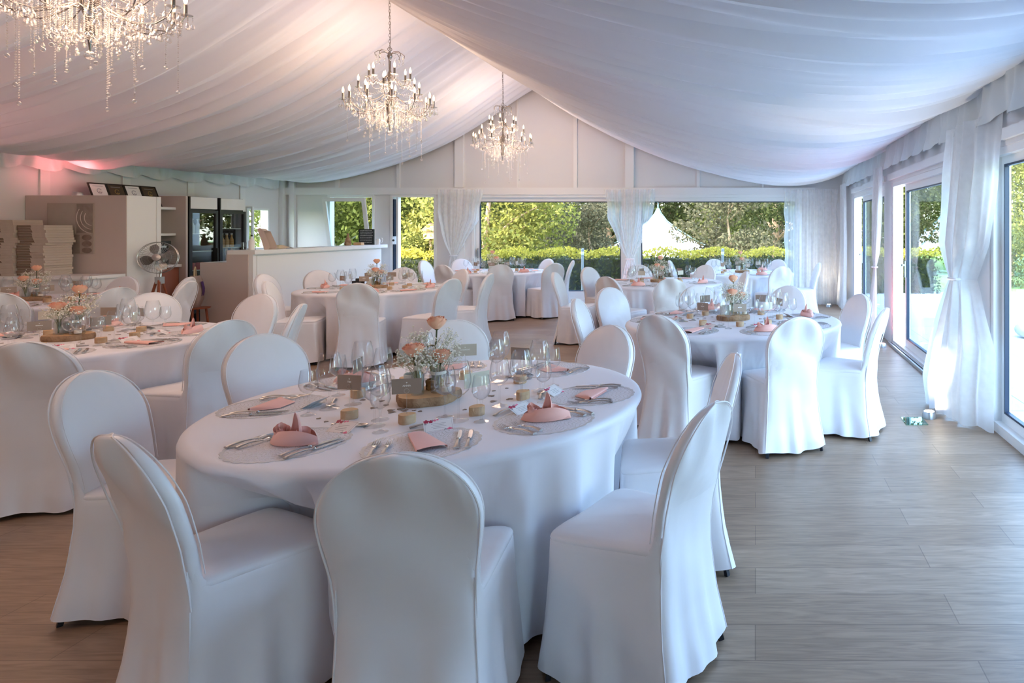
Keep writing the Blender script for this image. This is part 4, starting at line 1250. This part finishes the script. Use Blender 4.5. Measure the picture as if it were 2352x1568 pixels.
tag(link('wooden_box', tb, None, (-7.42, 12.22, zb)), 'small wooden box on the bar in front of the chalkboard', 'box')
mb = MB().shell([(.001, 0), (.04, 0), (.045, .08), (.035, .11), (.032, .11), (.04, .08), (.036, .005), (.001, .005)], 18).tube([(.04, 0, .03), (.085, 0, .05), (.09, 0, .10), (.075, 0, .13)], .008, 6).mesh('pitcher', M_white)
tag(link('milk_pitcher', mb, None, (-7.33, 12.68, zb)), 'white china pitcher at the far right end of the bar', 'pitcher')

# black camera left on the table in front of the bar
cb = MB().box(-.07, .07, -.03, .03, 0, .09).box(-.03, .03, -.02, .03, .09, .12)
cm = build(('photo_camera', cb.mesh('photo_camera', M_black, False), [('lens', MB().lathe([(.035, 0), (.036, .07), (.03, .072), (.001, .06)], 20, M=Matrix.Translation((0, -.03, .045)) @ Matrix.Rotation(PI/2, 4, 'X')).mesh('lens', M_black), []),
      ('strap', MB().tube([(.07, 0, .08), (.10, -.02, .12), (.14, -.01, .10), (.16, .03, .02), (.10, .06, .006), (.02, .07, .006)], .006, 6).mesh('strap', M_black), [])]),
      (TC[3][0]-.25, TC[3][1]+.02, TZ+.0005), .5, 'black photo camera with strap lying on the table in front of the bar', 'camera')

# ------------------------------------------------------------------ fridges along the left wall
BOT = MB().lathe([(.001, 0), (.03, 0), (.032, .01), (.032, .12), (.014, .17), (.012, .21), (.014, .22), (.001, .222)], 14)
M_fill = [mat('amber_drink', (.60, .28, .05), .25, spec=.6), mat('peach_drink', (.70, .42, .20), .3, spec=.6), mat('dark_bottle', (.04, .03, .025), .2, spec=.7), mat('pale_bottle', (.55, .58, .50), .25, spec=.6), mat('red_can', (.55, .03, .05), .3), mat('green_can', (.10, .35, .12), .3)]
BOTM = [BOT.mesh('bottle', m) for m in M_fill]
CAPM = MB().lathe([(.001, .215), (.0155, .215), (.0155, .235), (.001, .236)], 12).mesh('cap', M_white)
CANM = [MB().lathe([(.001, 0), (.028, 0), (.033, .008), (.033, .105), (.027, .115), (.001, .115)], 16).mesh('can', M_fill[k]) for k in (4, 5)]
M_shelf = mat('white_wire_shelf', (.7, .72, .72), .4)
def fridge(y0, y1, lab, rows):
    x0, x1 = XL+.03, -8.80
    b = MB()
    b.box(x0, x1-.05, y0, y0+.03, .0, 2.02).box(x0, x1-.05, y1-.03, y1, 0, 2.02).box(x0, x0+.03, y0+.03, y1-.03, .0, 2.02).box(x0, x1-.05, y0+.03, y1-.03, 0, .14).box(x0, x1-.05, y0+.03, y1-.03, 1.80, 2.02)
    f = link('drinks_fridge', b.mesh('drinks_fridge', M_black, False))
    tag(f, lab, 'fridge', 'glass-door drinks fridges')
    hd = MB().box(x1-.05, x1+.0, y0+.02, y1-.02, 1.83, 2.015)
    link('header', hd.mesh('header', M_white, False), f)['label'] = 'white header panel'
    link('side_trim', MB().box(x1-.05, x1+.012, y0, y0+.022, .0, 2.02).mesh('side_trim', M_black, False), f)
    d = link('door', rect_frame(MB(), 'x', x1-.045, x1, y0+.02, y1, .12, 1.81, .05, .06, .045).mesh('door', M_black, False), f)
    link('pane', MB().box(x1-.025, x1-.019, y0+.065, y1-.045, .17, 1.77).mesh('pane', glass_mat('fridge_glass', (.9, .94, .92), 1.7, (.6, .7, .7), 1.3), False), d)
    link('handle', MB().box(x1, x1+.03, y1-.05, y1-.03, .8, 1.2).mesh('handle', M_black, False), d)
    link('back_panel', MB().box(x0+.03, x0+.035, y0+.03, y1-.03, .14, 1.8).mesh('back_panel', mat('pale_liner', (.45, .48, .47), .5), False), f)
    for z, items in rows:
        link('shelf', MB().box(x0+.04, x1-.06, y0+.035, y1-.035, z-.012, z).mesh('shelf', M_shelf, False), f)
        n = len(items)
        for k, it in enumerate(items):
            yy = y0+.085+(y1-y0-.17)*(k+.5)/n
            for dx, row in ((.10, 'front'), (.19, 'second')):
                if it < 4:
                    build(('bottle', BOTM[it], [('cap', CAPM, [])]), (x1-dx-.04, yy, z), 0, '%s bottle on the %s of the %s' % (('amber', 'peach-coloured', 'dark', 'pale')[it], ('lowest shelf', 'low shelf', 'middle shelf', 'top shelf')[min(3, int((z-.2)/.38))], lab.split(',')[0]), 'bottle', 'bottles in the fridges')
                elif dx < .15:
                    build(('drink_can', CANM[it-4], []), (x1-dx-.04, yy, z), 0, '%s can on a shelf of the %s' % (('red', 'green')[it-4], lab.split(',')[0]), 'can', 'cans in the fridge')
fridge(10.14, 10.70, 'left black drinks fridge with white header, beside the shelves', [(.30, [2, 2, 3, 2]), (.66, [2, 2, 2]), (.86, [5, 4, 4, 4]), (1.16, []), (1.44, [3, 3, 3, 3])])
fridge(10.72, 11.28, 'right black drinks fridge with white header, next to the small window', [(.30, [2, 2, 2]), (.66, [0, 0, 0, 0]), (.98, [0, 2, 0, 0]), (1.20, [1, 1, 1, 0]), (1.52, [2, 2, 2])])
# grey-pink panel, shelves and back counter left of the fridges
tag(link('side_panel', MB().box(XL+.005, -8.80, 10.09, 10.125, 0, 2.02).mesh('side_panel', M_taupe, False)), 'tall taupe panel standing against the left drinks fridge', 'panel')
SH = []
for z, w in ((1.845, 'upper'), (1.445, 'lower')):
    o = link('wall_shelf', MB().box(XL+.003, -8.95, 8.95, 10.085, z-.035, z).mesh('wall_shelf', M_white, False)); tag(o, '%s white wall shelf beside the white partition box' % w, 'shelf', 'wall shelves')
ctr = link('back_counter', MB().box(XL+.005, -8.86, 8.93, 10.085, .93, .97).mesh('back_counter', M_white, False)); tag(ctr, 'white back counter under the wall shelves, with reddish front', 'counter')
link('front_panel', MB().box(XL+.005, -8.90, 9.0, 10.08, 0, .93).mesh('front_panel', mat('terracotta_board', (.36, .13, .08), .6), False), ctr)['label'] = 'reddish front'
cf = MB().box(-.17, .17, -.16, .16, 0, .30).box(-.19, .19, -.18, .18, .30, .36).box(.10, .20, -.12, .12, .10, .26)
tag(build(('coffee_machine', cf.mesh('coffee_machine', M_black, False), [('panel', MB().box(.17, .175, -.12, .12, .25, .29).mesh('panel', M_chrome, False), [])]), (-9.12, 9.80, .9705), 0, 'x', 'y'), 'black coffee machine on the white back counter behind the fan', 'coffee machine')
jr = MB().lathe([(.001, 0), (.05, 0), (.052, .02), (.052, .10), (.03, .12), (.001, .12)], 16)
tag(link('storage_jar', jr.mesh('storage_jar', M_fill[1]), None, (-9.06, 9.72, 1.4455)), 'small peach-coloured jar on the lower wall shelf', 'jar')
# leaning framed certificates on the upper shelf
for k in range(4):
    white = k % 2 == 0
    fr = MB()
    rect_frame(fr, 'x', -.008, .008, -.125, .125, 0, .33, .014)
    fr.box(-.008, .0, -.12, .12, .012, .318)
    pp = MB().box(.0, .003, -.108, .108, .016, .314).mesh('print', M_paper if white else mat('brown_print', (.075, .05, .03), .5), False)
    em = MB().tube([(.005, .032*math.cos(t), .21+.034*math.sin(t)) for t in np.linspace(.4, 5.9, 20)], .004, 5).tube([(.005, -.02, .175), (.005, .0, .20), (.005, .02, .175)], .0035, 5).mesh('emblem', M_greyprint if white else mat('gold_print', (.45, .30, .10), .4, .6))
    tx = MB().box(.003, .004, -.07, .07, .28, .286).mesh('lettering', M_greyprint, False)
    y = 9.13+.255*k
    build(('picture_frame', fr.mesh('picture_frame', M_frame, False), [('print', pp, [('emblem', em, []), ('lettering', tx, [])])]), (-9.12+.02, y, 1.8465), 0,
          '%s leaning on the upper wall shelf, %s' % ('white print with round emblem' if white else 'dark brown print with gold emblem', ('first from the left', 'second from the left', 'third from the left', 'rightmost')[k]), 'picture', 'leaning framed prints', tilt=(0, -.36))

# ------------------------------------------------------------------ white partition box with the collage
pbx = link('partition_box', MB().box(XL+.005, -8.13, 8.45, 8.92, 0, 1.95).mesh('partition_box', M_white, False)); tag(pbx, 'tall box partition, taupe front and white side, behind the fan', 'partition')
link('front_panel', MB().box(XL+.005, -8.132, 8.44, 8.45, 0, 1.948).mesh('front_panel', M_taupe, False), pbx)['label'] = 'taupe front'
link('edge_strip', MB().box(-8.13, -8.118, 8.86, 8.92, 0, 1.95).mesh('edge_strip', M_trim, False), pbx)
M_c1, M_c2, M_c3 = mat('collage_beige', (.44, .38, .33), .6, var=((.48, .42, .37), 4)), mat('collage_grey', (.38, .33, .29), .6, var=((.28, .23, .20), 9)), mat('collage_brown', (.22, .16, .14), .6, var=((.30, .23, .2), 20))
col = link('collage', MB().box(-.30, .30, -.012, 0, 0, .66).mesh('collage', mat('collage_ground', (.46, .38, .34), .6), False), None, (-8.84, 8.4395, 1.19))
tag(col, 'beige printed collage of squares and ovals on the taupe partition front', 'picture')
for nme, mm, x0, x1, z0, z1 in (('beige_panel', M_c1, -.285, .065, .265, .65), ('swirl_panel', M_c2, .085, .29, .275, .65), ('pale_panel', M_c1, -.285, -.17, 0.01, .25), ('stone_panel', M_c2, -.145, .125, .012, .25)):
    link(nme, MB().box(x0, x1, -.016, -.012, z0, z1).mesh(nme, mm, False), col)
for k in range(3):
    e = MB().prism([(.062*math.cos(t), .038*math.sin(t)) for t in np.linspace(0, 2*PI, 25)[:-1]], 0, .005)
    e.v = [(.215+x, -.012-z, .05+.082*k+y) for x, y, z in e.v]
    link('oval', e.mesh('oval', M_c3, False), col)
sw = MB()
for rr in (.10, .15, .2):
    sw.tube([(.285-rr*math.cos(t), -.0165, .47-rr*1.0*math.sin(t)) for t in np.linspace(-.6, 1.5, 14) if .085 < .285-rr*math.cos(t) < .29], .005, 4)
link('swirl', sw.mesh('swirl', M_taupe), col)

# ------------------------------------------------------------------ flat cardboard boxes on a low counter
lc = link('low_counter', MB().box(XL+.03, -8.15, 7.98, 8.40, .0, .90).mesh('low_counter', M_white, False)); tag(lc, 'low white counter carrying the stacks of flat cardboard boxes', 'counter')
link('counter_top', MB().box(XL+.01, -8.12, 7.94, 8.42, .90, .94).mesh('counter_top', M_white, False), lc)
bm = MB().box(-.165, .165, -.165, .165, 0, .030).box(-.167, .167, -.17, -.165, .012, .0305).mesh('flat_box', M_box, False)
side_shade_me = MB().box(-.168, -.0, -.1715, -.165, .004, .028).mesh('tab', mat('brown_cardboard_edge', (.22, .155, .11), .8), False)  # dark brown strip paints the shaded side onto each box front
def stack(x, y, n, name, seed):
    r_ = random.Random(seed)
    for k in range(n):
        off = (r_.uniform(-.012, .012)+(.035 if k in (13, 14) else 0), r_.uniform(-.01, .01))
        pos = 'topmost' if k == n-1 else 'lowest' if k == 0 else 'somewhere in the middle'
        lab = 'flat cream cardboard box, %s of the %s' % (pos, name)
        build(('cardboard_box', bm, [('tab', side_shade_me, [])]), (x+off[0], y+off[1], .9405+.0312*k), r_.uniform(-.03, .03), lab, 'box', 'flat cardboard boxes, %s' % name)
stack(-8.90, 8.19, 20, 'right stack', 1)
stack(-9.25, 8.16, 22, 'left stack', 2)

# ------------------------------------------------------------------ tripod fan
fx, fy, fz = -7.90, 8.64, 1.135
R = Matrix.Rotation(math.radians(28), 4, 'Z') @ Matrix.Rotation(math.radians(-6), 4, 'X')
def rot(b): b.v = [tuple(R @ Vector(p)) for p in b.v]; return b
cage = MB(); rf = .205
for y in (-.06, .06): cage.tube([(rf*math.cos(t), y*.4, rf*math.sin(t)) for t in np.linspace(0, 2*PI, 49)], .004, 6)
for k in range(40):
    a = 2*PI*k/40
    for sgn in (-1, 1):
        cage.tube([(d*math.cos(a+.25*d/rf), sgn*yy, d*math.sin(a+.25*d/rf)) for d, yy in ((.05, .075), (.12, .07), (.175, .045), (rf, .024))], .0011, 4, False)
for q in (.09, .15):
    cage.tube([(q*math.cos(t), -.068, q*math.sin(t)) for t in np.linspace(0, 2*PI, 37)], .0012, 4)
hub = MB().lathe([(.001, -.085), (.045, -.08), (.05, -.07), (.05, -.05), (.001, -.05)], 24, M=Matrix.Rotation(-PI/2, 4, 'X'))
mot = MB().lathe([(.001, .05), (.06, .06), (.065, .10), (.055, .19), (.02, .21), (.001, .21)], 20, M=Matrix.Rotation(-PI/2, 4, 'X'))
bl = []
for k in range(4):
    P = []
    for i in range(8):
        t = i/7; d = .035+.14*t; w = .10+.42*math.sin(PI*min(1, t*.75+.15))
        P.append([(d*math.cos(k*PI/2+.3+q*w), -.02+.05*(q-.0)*.8*(1-.3*t), d*math.sin(k*PI/2+.3+q*w)) for q in (-1, -.5, 0, .5, 1)])
    bl.append(rot(MB().grid(P)))
fan = build(('standing_fan', None, [('cage', rot(cage).mesh('cage', M_chrome), [('hub_badge', rot(hub).mesh('hub_badge', M_chrome), [])]), ('motor', rot(mot).mesh('motor', M_chrome), [])]
       + [('blade', q.mesh('blade', mat('fan_blade_metal', (.30, .29, .28), .35, .7)), []) for q in bl]), (fx, fy, fz), 0, 'chrome cage fan on a reddish wooden tripod in front of the white partition', 'fan')
pole = MB().tube([(0, .08, -.02), (0, .04, -.18), (0, .02, -.36)], .014, 10).cbox((0, .02, -.30), (.07, .07, .09))
link('pole', pole.mesh('pole', M_chrome), fan)
for a in (3.6, 5.3, 1.3):
    link('leg', MB().tube([(.03*math.cos(a), .02+.03*math.sin(a), -.30), (.24*math.cos(a), .02+.24*math.sin(a), -fz)], [.017, .013], 8).mesh('leg', M_fanwood), fan)
# shopping bag hanging in front of the back counter
bg = MB()
P = []
for k in range(9):
    t = k/8; w = .06+.11*math.sin(PI*min(1, t*.8+.12)); d = .03+.07*math.sin(PI*min(1, t*.85+.08))
    P.append([(d*math.cos(a)*(1+.15*math.sin(5*a+7*t)), w*math.sin(a)*(1+.1*math.sin(4*a+t*5)), .44*(1-t)) for a in np.linspace(0, 2*PI, 29)[:-1]])
bg.grid(P, True)
st = MB().tube([(0, -.05, .42), (0, -.035, .52), (0, .0, .56), (0, .035, .52), (0, .05, .42)], .01, 6).mesh('strap', mat('mustard_strap', (.45, .33, .2), .7))
pt = MB().grid([[(.105+.01*math.sin(3*q)-.04*abs(t-.4), -.10+.13*q, .16+.2*t) for q in np.linspace(0, 1, 5)] for t in np.linspace(0, 1, 5)]).mesh('patch', mat('purple_fabric', (.06, .02, .12), .7))
build(('cloth_bag', bg.mesh('cloth_bag', mat('grey_pink_fabric', (.36, .27, .24), .8)), [('strap', st, []), ('patch', pt, [])]), (-7.85, 9.15, .42), .5, 'greyish cloth bag with a purple patch on the stool behind the fan', 'bag')
bs = MB().lathe([(.001, .40), (.17, .40), (.175, .415), (.001, .42)], 24)
build(('stool', bs.mesh('seat', M_fanwood), [('leg', MB().tube([(.12*math.cos(a), .12*math.sin(a), .40), (.16*math.cos(a), .16*math.sin(a), 0)], .014, 8).mesh('leg', M_fanwood), []) for a in (.5, 2.07, 3.64, 5.2)]), (-7.85, 9.15, 0), 0, 'low reddish wooden stool under the cloth bag behind the fan', 'stool')
# ------------------------------------------------------------------ outside
M_lawn = mat('lawn', (.10, .19, .045), .9, var=((.16, .26, .07), 3))
M_paver = mat('pale_paver', (.62, .64, .66), .7)
def paver_mat():
    m = bpy.data.materials.new('terrace_slabs'); m.use_nodes = True
    N, L = m.node_tree.nodes, m.node_tree.links
    br = N.new('ShaderNodeTexBrick'); br.offset = 0; br.inputs['Scale'].default_value = 1
    br.inputs['Brick Width'].default_value = .8; br.inputs['Row Height'].default_value = .8; br.inputs['Mortar Size'].default_value = .006
    br.inputs['Color1'].default_value = (.50, .53, .56, 1); br.inputs['Color2'].default_value = (.55, .575, .60, 1); br.inputs['Mortar'].default_value = (.2, .21, .22, 1)
    tc = N.new('ShaderNodeTexCoord'); L.new(tc.outputs['Object'], br.inputs['Vector'])
    L.new(br.outputs['Color'], N['Principled BSDF'].inputs['Base Color']); N['Principled BSDF'].inputs['Roughness'].default_value = .7
    return m
struct('lawn', MB().box(-60, 60, YN-40, 80, -.5, -.13), M_lawn)
struct('terrace', MB().box(XR+.16, 6.4, YN-3, 16.0, -.13, -.04).box(-9, XR+.16, YB+.16, 14.6, -.13, -.04), paver_mat())
struct('terrace_kerb', MB().box(6.4, 6.55, YN-3, 16.0, -.13, .02), M_paver)

def leaves(b, c, r, n, size, rg, squash=1.0, shell=.55):
    p = rg.normal(size=(n, 3)); p /= np.linalg.norm(p, axis=1)[:, None]
    p *= (shell+(1-shell)*rg.random(n)**.6)[:, None]
    p = p*np.array([r, r, r*squash])+np.array(c)
    u = rg.normal(size=(n, 3)); u /= np.linalg.norm(u, axis=1)[:, None]
    w = np.cross(u, rg.normal(size=(n, 3))); w /= np.linalg.norm(w, axis=1)[:, None]
    s = size*rg.uniform(.6, 1.3, n)[:, None]
    V = np.stack([p-u*s*.6, p+w*s*.33, p+u*s*.6, p-w*s*.33], 1).reshape(-1, 3)
    o = len(b.v)
    b.v.extend(map(tuple, V.tolist())); b.f.extend([(o+4*i, o+4*i+1, o+4*i+2, o+4*i+3) for i in range(n)])
def tree_t(name, kind, H, W, seed, m, low=.25, nb=34, per=150, size=.17, bark=None):
    rg = np.random.default_rng(seed); r_ = random.Random(seed)
    fo, tk = MB(), MB()
    tk.tube([(0, 0, -.2), (.1, .05, H*.3), (-.05, .1, H*.62), (0, 0, H*.85)], [.05*H*.55, .04*H*.5, .02*H*.5, .02], 9)
    for k in range(nb):
        t = r_.uniform(low, 1); a = r_.uniform(0, 2*PI)
        env = W/2*math.sin(PI*min(1, max(.12, (t-low)/(1-low)*.86+.14)))**.6
        d = env*math.sqrt(r_.random())*.95
        c = (d*math.cos(a), d*math.sin(a), H*t)
        if k % 4 == 0: tk.tube([(0, 0, H*max(.15, t-.22)), (c[0]*.5, c[1]*.5, H*(t-.08)), c], [.03*H*.3, .012*H*.5, .012], 6)
        leaves(fo, c, W*.20*r_.uniform(.8, 1.25), per, size, rg, .75)
    return (name, None, [('crown', fo.mesh('crown', m, False), []), ('trunk', tk.mesh('trunk', bark or M_bark), [])])
L_yel, L_mid, L_drk, L_olv = leaf_mat('yellow_green_leaves', (.19, .185, .035), (.33, .285, .075)), leaf_mat('mid_green_leaves', (.085, .097, .022), (.165, .168, .045)), leaf_mat('dark_green_leaves', (.037, .045, .015), (.10, .105, .033)), leaf_mat('olive_brown_leaves', (.09, .075, .042), (.15, .13, .07))
L_tip = leaf_mat('yellow_hedge_tips', (.30, .25, .03), (.52, .42, .08))
M_silver = mat('silver_bark', (.42, .40, .38), .8, bump=(14, .6, .02), var=((.22, .2, .18), 9))
TR = {'maple': tree_t('maple_tree', 'tree', 5.2, 5.0, 1, L_yel, .22, 44, 360, .115), 'mid': tree_t('broadleaf_tree', 'tree', 6.0, 5.6, 2, L_mid, .08, 48, 420, .125, M_silver),
      'silver': tree_t('broadleaf_tree', 'tree', 6.0, 5.6, 8, L_mid, .24, 46, 420, .125, M_silver), 'dark': tree_t('yew_tree', 'tree', 6.5, 4.6, 3, L_drk, .02, 46, 400, .13), 'olive': tree_t('bamboo_bush', 'bush', 3.4, 3.6, 4, L_olv, .02, 34, 330, .11), 'shrub': tree_t('shrub', 'bush', 2.4, 3.6, 5, L_mid, .0, 30, 330, .10)}
T_ = [('silver', -12.6, 19.0, .9, 'green tree with silvery trunk seen in the tilted window'), ('silver', -9.7, 19.6, .95, 'green tree with low branches seen through the open garden door'),
      ('maple', -7.3, 17.9, .85, 'bright yellow-green maple behind the hedge, left part of the big end window'), ('dark', -7.0, 31.0, 1.05, 'dark yew tree in the middle of the big end window'),
      ('olive', -8.3, 26.0, 1.2, 'brownish olive bush behind the maple'), ('dark', -4.9, 33, 1.1, 'dark tree behind the peak of the white marquee'), ('dark', .9, 28.0, 1.15, 'dark tree right of the white marquee'),
      ('mid', -2.0, 33.5, 1.1, 'mid green tree between the dark trees right of the marquee'), ('olive', -.9, 23.5, .95, 'olive bush right of the white marquee'), ('dark', 4.6, 24.0, 1.05, 'dark tree behind the straight corner curtain'),
      ('mid', -11.2, 29, 1.1, 'green tree far behind the maple'), ('dark', -15.5, 26, 1.1, 'dark tree far behind the tilted window'), ('shrub', -9.0, 17.3, .55, 'round green shrub low in the open garden door'),
      ('mid', -18.5, 20, 1.0, 'green tree far left outside the small window'), ('shrub', -11.6, 16.4, .6, 'green shrub outside the tilted window'), ('olive', -5.4, 21.3, .7, 'olive bush left of the yew tree'),
      ('mid', 13.5, 18.5, 1.0, 'green tree beyond the terrace, seen through the side door'), ('dark', 18.5, 25, 1.1, 'dark tree far beyond the terrace'), ('mid', 19.0, 13.0, .9, 'green tree beyond the lawn outside the nearest side window'),
      ('maple', 8.8, 22.5, .85, 'yellow-green tree at the far end of the terrace'), ('shrub', 9.6, 14.2, .6, 'green shrub at the edge of the lawn'), ('shrub', 6.6, 18.6, .7, 'green shrub by the terrace end'), ('dark', 10.5, 29, 1.1, 'dark tree behind the terrace end')]
r_ = random.Random(77)
for k in range(15):
    T_.append((('dark', 'mid', 'dark', 'olive')[k % 4], -27+2.9*k+r_.uniform(-.5, .5), 39+r_.uniform(0, 5), 1.15 if k % 4 != 3 else 1.9, 'tall tree in the belt of trees at the far end of the garden'))
for k in range(7):
    T_.append((('dark', 'mid')[k % 2], 25+r_.uniform(0, 3), 3+5.0*k, 1.2, 'tree in the row along the right side of the garden'))
for i, (k, x, y, s, lab) in enumerate(T_):
    o = build(TR[k], (x, y, -.15), i*1.7, lab, 'bush' if k in ('olive', 'shrub') else 'tree', 'trees and shrubs in the garden')
    o.scale = (s, s, s)
# clipped hedge with yellow young leaves on top
def hedge(x0, x1, y0, y1, h, seed, lab):
    rg = np.random.default_rng(seed)
    A, B = MB(), MB()
    n = int((x1-x0)*900)
    def lay(b, cx, cy, cz, m, size):
        p = np.stack([cx, cy, cz], 1); u = rg.normal(size=(m, 3)); u /= np.linalg.norm(u, axis=1)[:, None]
        w = np.cross(u, rg.normal(size=(m, 3))); w /= np.linalg.norm(w, axis=1)[:, None]; s = size*rg.uniform(.6, 1.3, m)[:, None]
        V = np.stack([p-u*s*.6, p+w*s*.3, p+u*s*.6, p-w*s*.3], 1).reshape(-1, 3); o = len(b.v)
        b.v.extend(map(tuple, V.tolist())); b.f.extend([(o+4*i, o+4*i+1, o+4*i+2, o+4*i+3) for i in range(m)])
    lay(A, rg.uniform(x0, x1, n), y0+rg.random(n)**2*(y1-y0), rg.uniform(-.1, h-.08, n), n, .085)
    n2 = n//2
    bump = rg.uniform(x0, x1, n2)
    lay(B, bump, rg.uniform(y0-.05, y1, n2), h-.10+.20*rg.random(n2)+.05*np.sin(bump*5), n2, .075)
    o = link('hedge', A.mesh('hedge', L_drk, False)); tag(o, lab, 'hedge', 'laurel hedges'); 
    link('young_leaves', B.mesh('young_leaves', L_tip, False), o)['label'] = 'yellow young leaves'
    link('woody_core', MB().box(x0+.1, x1-.1, y0+.25, y1-.1, -.13, h-.15).mesh('woody_core', mat('dark_twigs', (.03, .035, .015), .9), False), o)
hedge(-9.6, -5.95, 15.6, 16.5, .88, 1, 'laurel hedge with yellow tips outside the open garden door')
hedge(-5.9, 4.4, 15.5, 16.4, .92, 2, 'long laurel hedge with yellow tips outside the big end windows')
# white marquee
mq = MB(); PX, PY_, R0 = -3.95, 26.5, 2.15
prof = [(0.02, 2.30), (.12, 2.1), (.35, 1.80), (.8, 1.45), (1.4, 1.08), (R0, .68), (R0, .45)]
n = 8
P = []
for r, z in prof:
    row = []
    for k in range(n*4):
        a = 2*PI*k/(n*4); s = abs(((k % 4)/4)-.5)*2
        q = r*(math.cos(PI/n)/math.cos(((a+PI/n) % (2*PI/n))-PI/n))
        row.append((q*math.cos(a), q*math.sin(a), z-.02*r*(1-s)))
    P.append(row)
mq.grid(P, True)
o = link('marquee', mq.mesh('marquee', mat('white_tent_cloth', (.9, .91, .92), .6), True, 20), None, (PX, PY_, 0)); tag(o, 'white pagoda tent standing beyond the hedge, behind the middle window post', 'tent')
fr = MB()
for k in range(n):
    a = 2*PI*k/n
    fr.tube([((r+.01)*math.cos(a), (r+.01)*math.sin(a), z+.02) for r, z in prof[:-1]], .022, 6)
fr.lathe([(.02, 2.25), (.03, 2.45), (.0, 2.62)], 8)
link('ridge_piping', fr.mesh('ridge_piping', mat('blue_green_pipe', (.16, .30, .34), .5)), o)['label'] = 'blue-green piping and finial'
for k in range(n):
    a = 2*PI*k/n+.0
    link('pole', MB().tube([(R0*.98*math.cos(a), R0*.98*math.sin(a), .6), (R0*.98*math.cos(a), R0*.98*math.sin(a), -.2)], .03, 6).mesh('pole', M_white), o)
# small things in the garden
bh = MB().box(-.16, .16, -.12, .12, 0, .22).mesh('box', M_wood, False)
rf_ = MB().add([(-.24, -.18, .2), (.24, -.18, .2), (.24, .18, .2), (-.24, .18, .2), (0, -.18, .42), (0, .18, .42)], [(0, 1, 4), (2, 3, 5), (1, 2, 5, 4), (3, 0, 4, 5), (3, 2, 1, 0)]).mesh('roof', M_bark, False)
ps = MB().tube([(0, 0, 0), (0, 0, -1.4)], .04, 6).mesh('post', M_wood)
build(('bird_house', bh, [('roof', rf_, []), ('post', ps, [])]), (-8.55, 17.2, 1.24), .3, 'small wooden bird house on a post, seen through the open garden door', 'bird house')
for u, y, w in ((1338, 15.25, 'left'), (1660, 15.25, 'right')):
    x = (u-XV)*y/F
    p = MB().lathe([(.03, -.13), (.03, .98), (.036, .99), (.036, 1.04), (.001, 1.05)], 14)
    build(('path_light', p.mesh('path_light', mat('grey_post_paint', (.28, .28, .29), .6)), [('lamp_head', MB().lathe([(.031, .90), (.034, .905), (.034, .97), (.031, .975)], 14).mesh('lamp_head', M_frost), [])]), (x, y, 0), 0, 'grey garden path light in front of the hedge, %s one' % w, 'lamp', 'garden path lights')
st_ = MB().ball((0, 0, 0), .24, 16, 10, .62)
st_.v = [(x*(1+.08*math.sin(9*y)), y*(1+.07*math.sin(8*x+1)), z*(1+.1*math.sin(7*x))) for x, y, z in st_.v]
tag(link('boulder', st_.mesh('boulder', mat('grey_stone', (.45, .47, .48), .9, bump=(9, .5, .03))), None, (3.95, 9.3, .08)), 'rounded grey boulder lying on the terrace outside the nearest side window', 'stone')
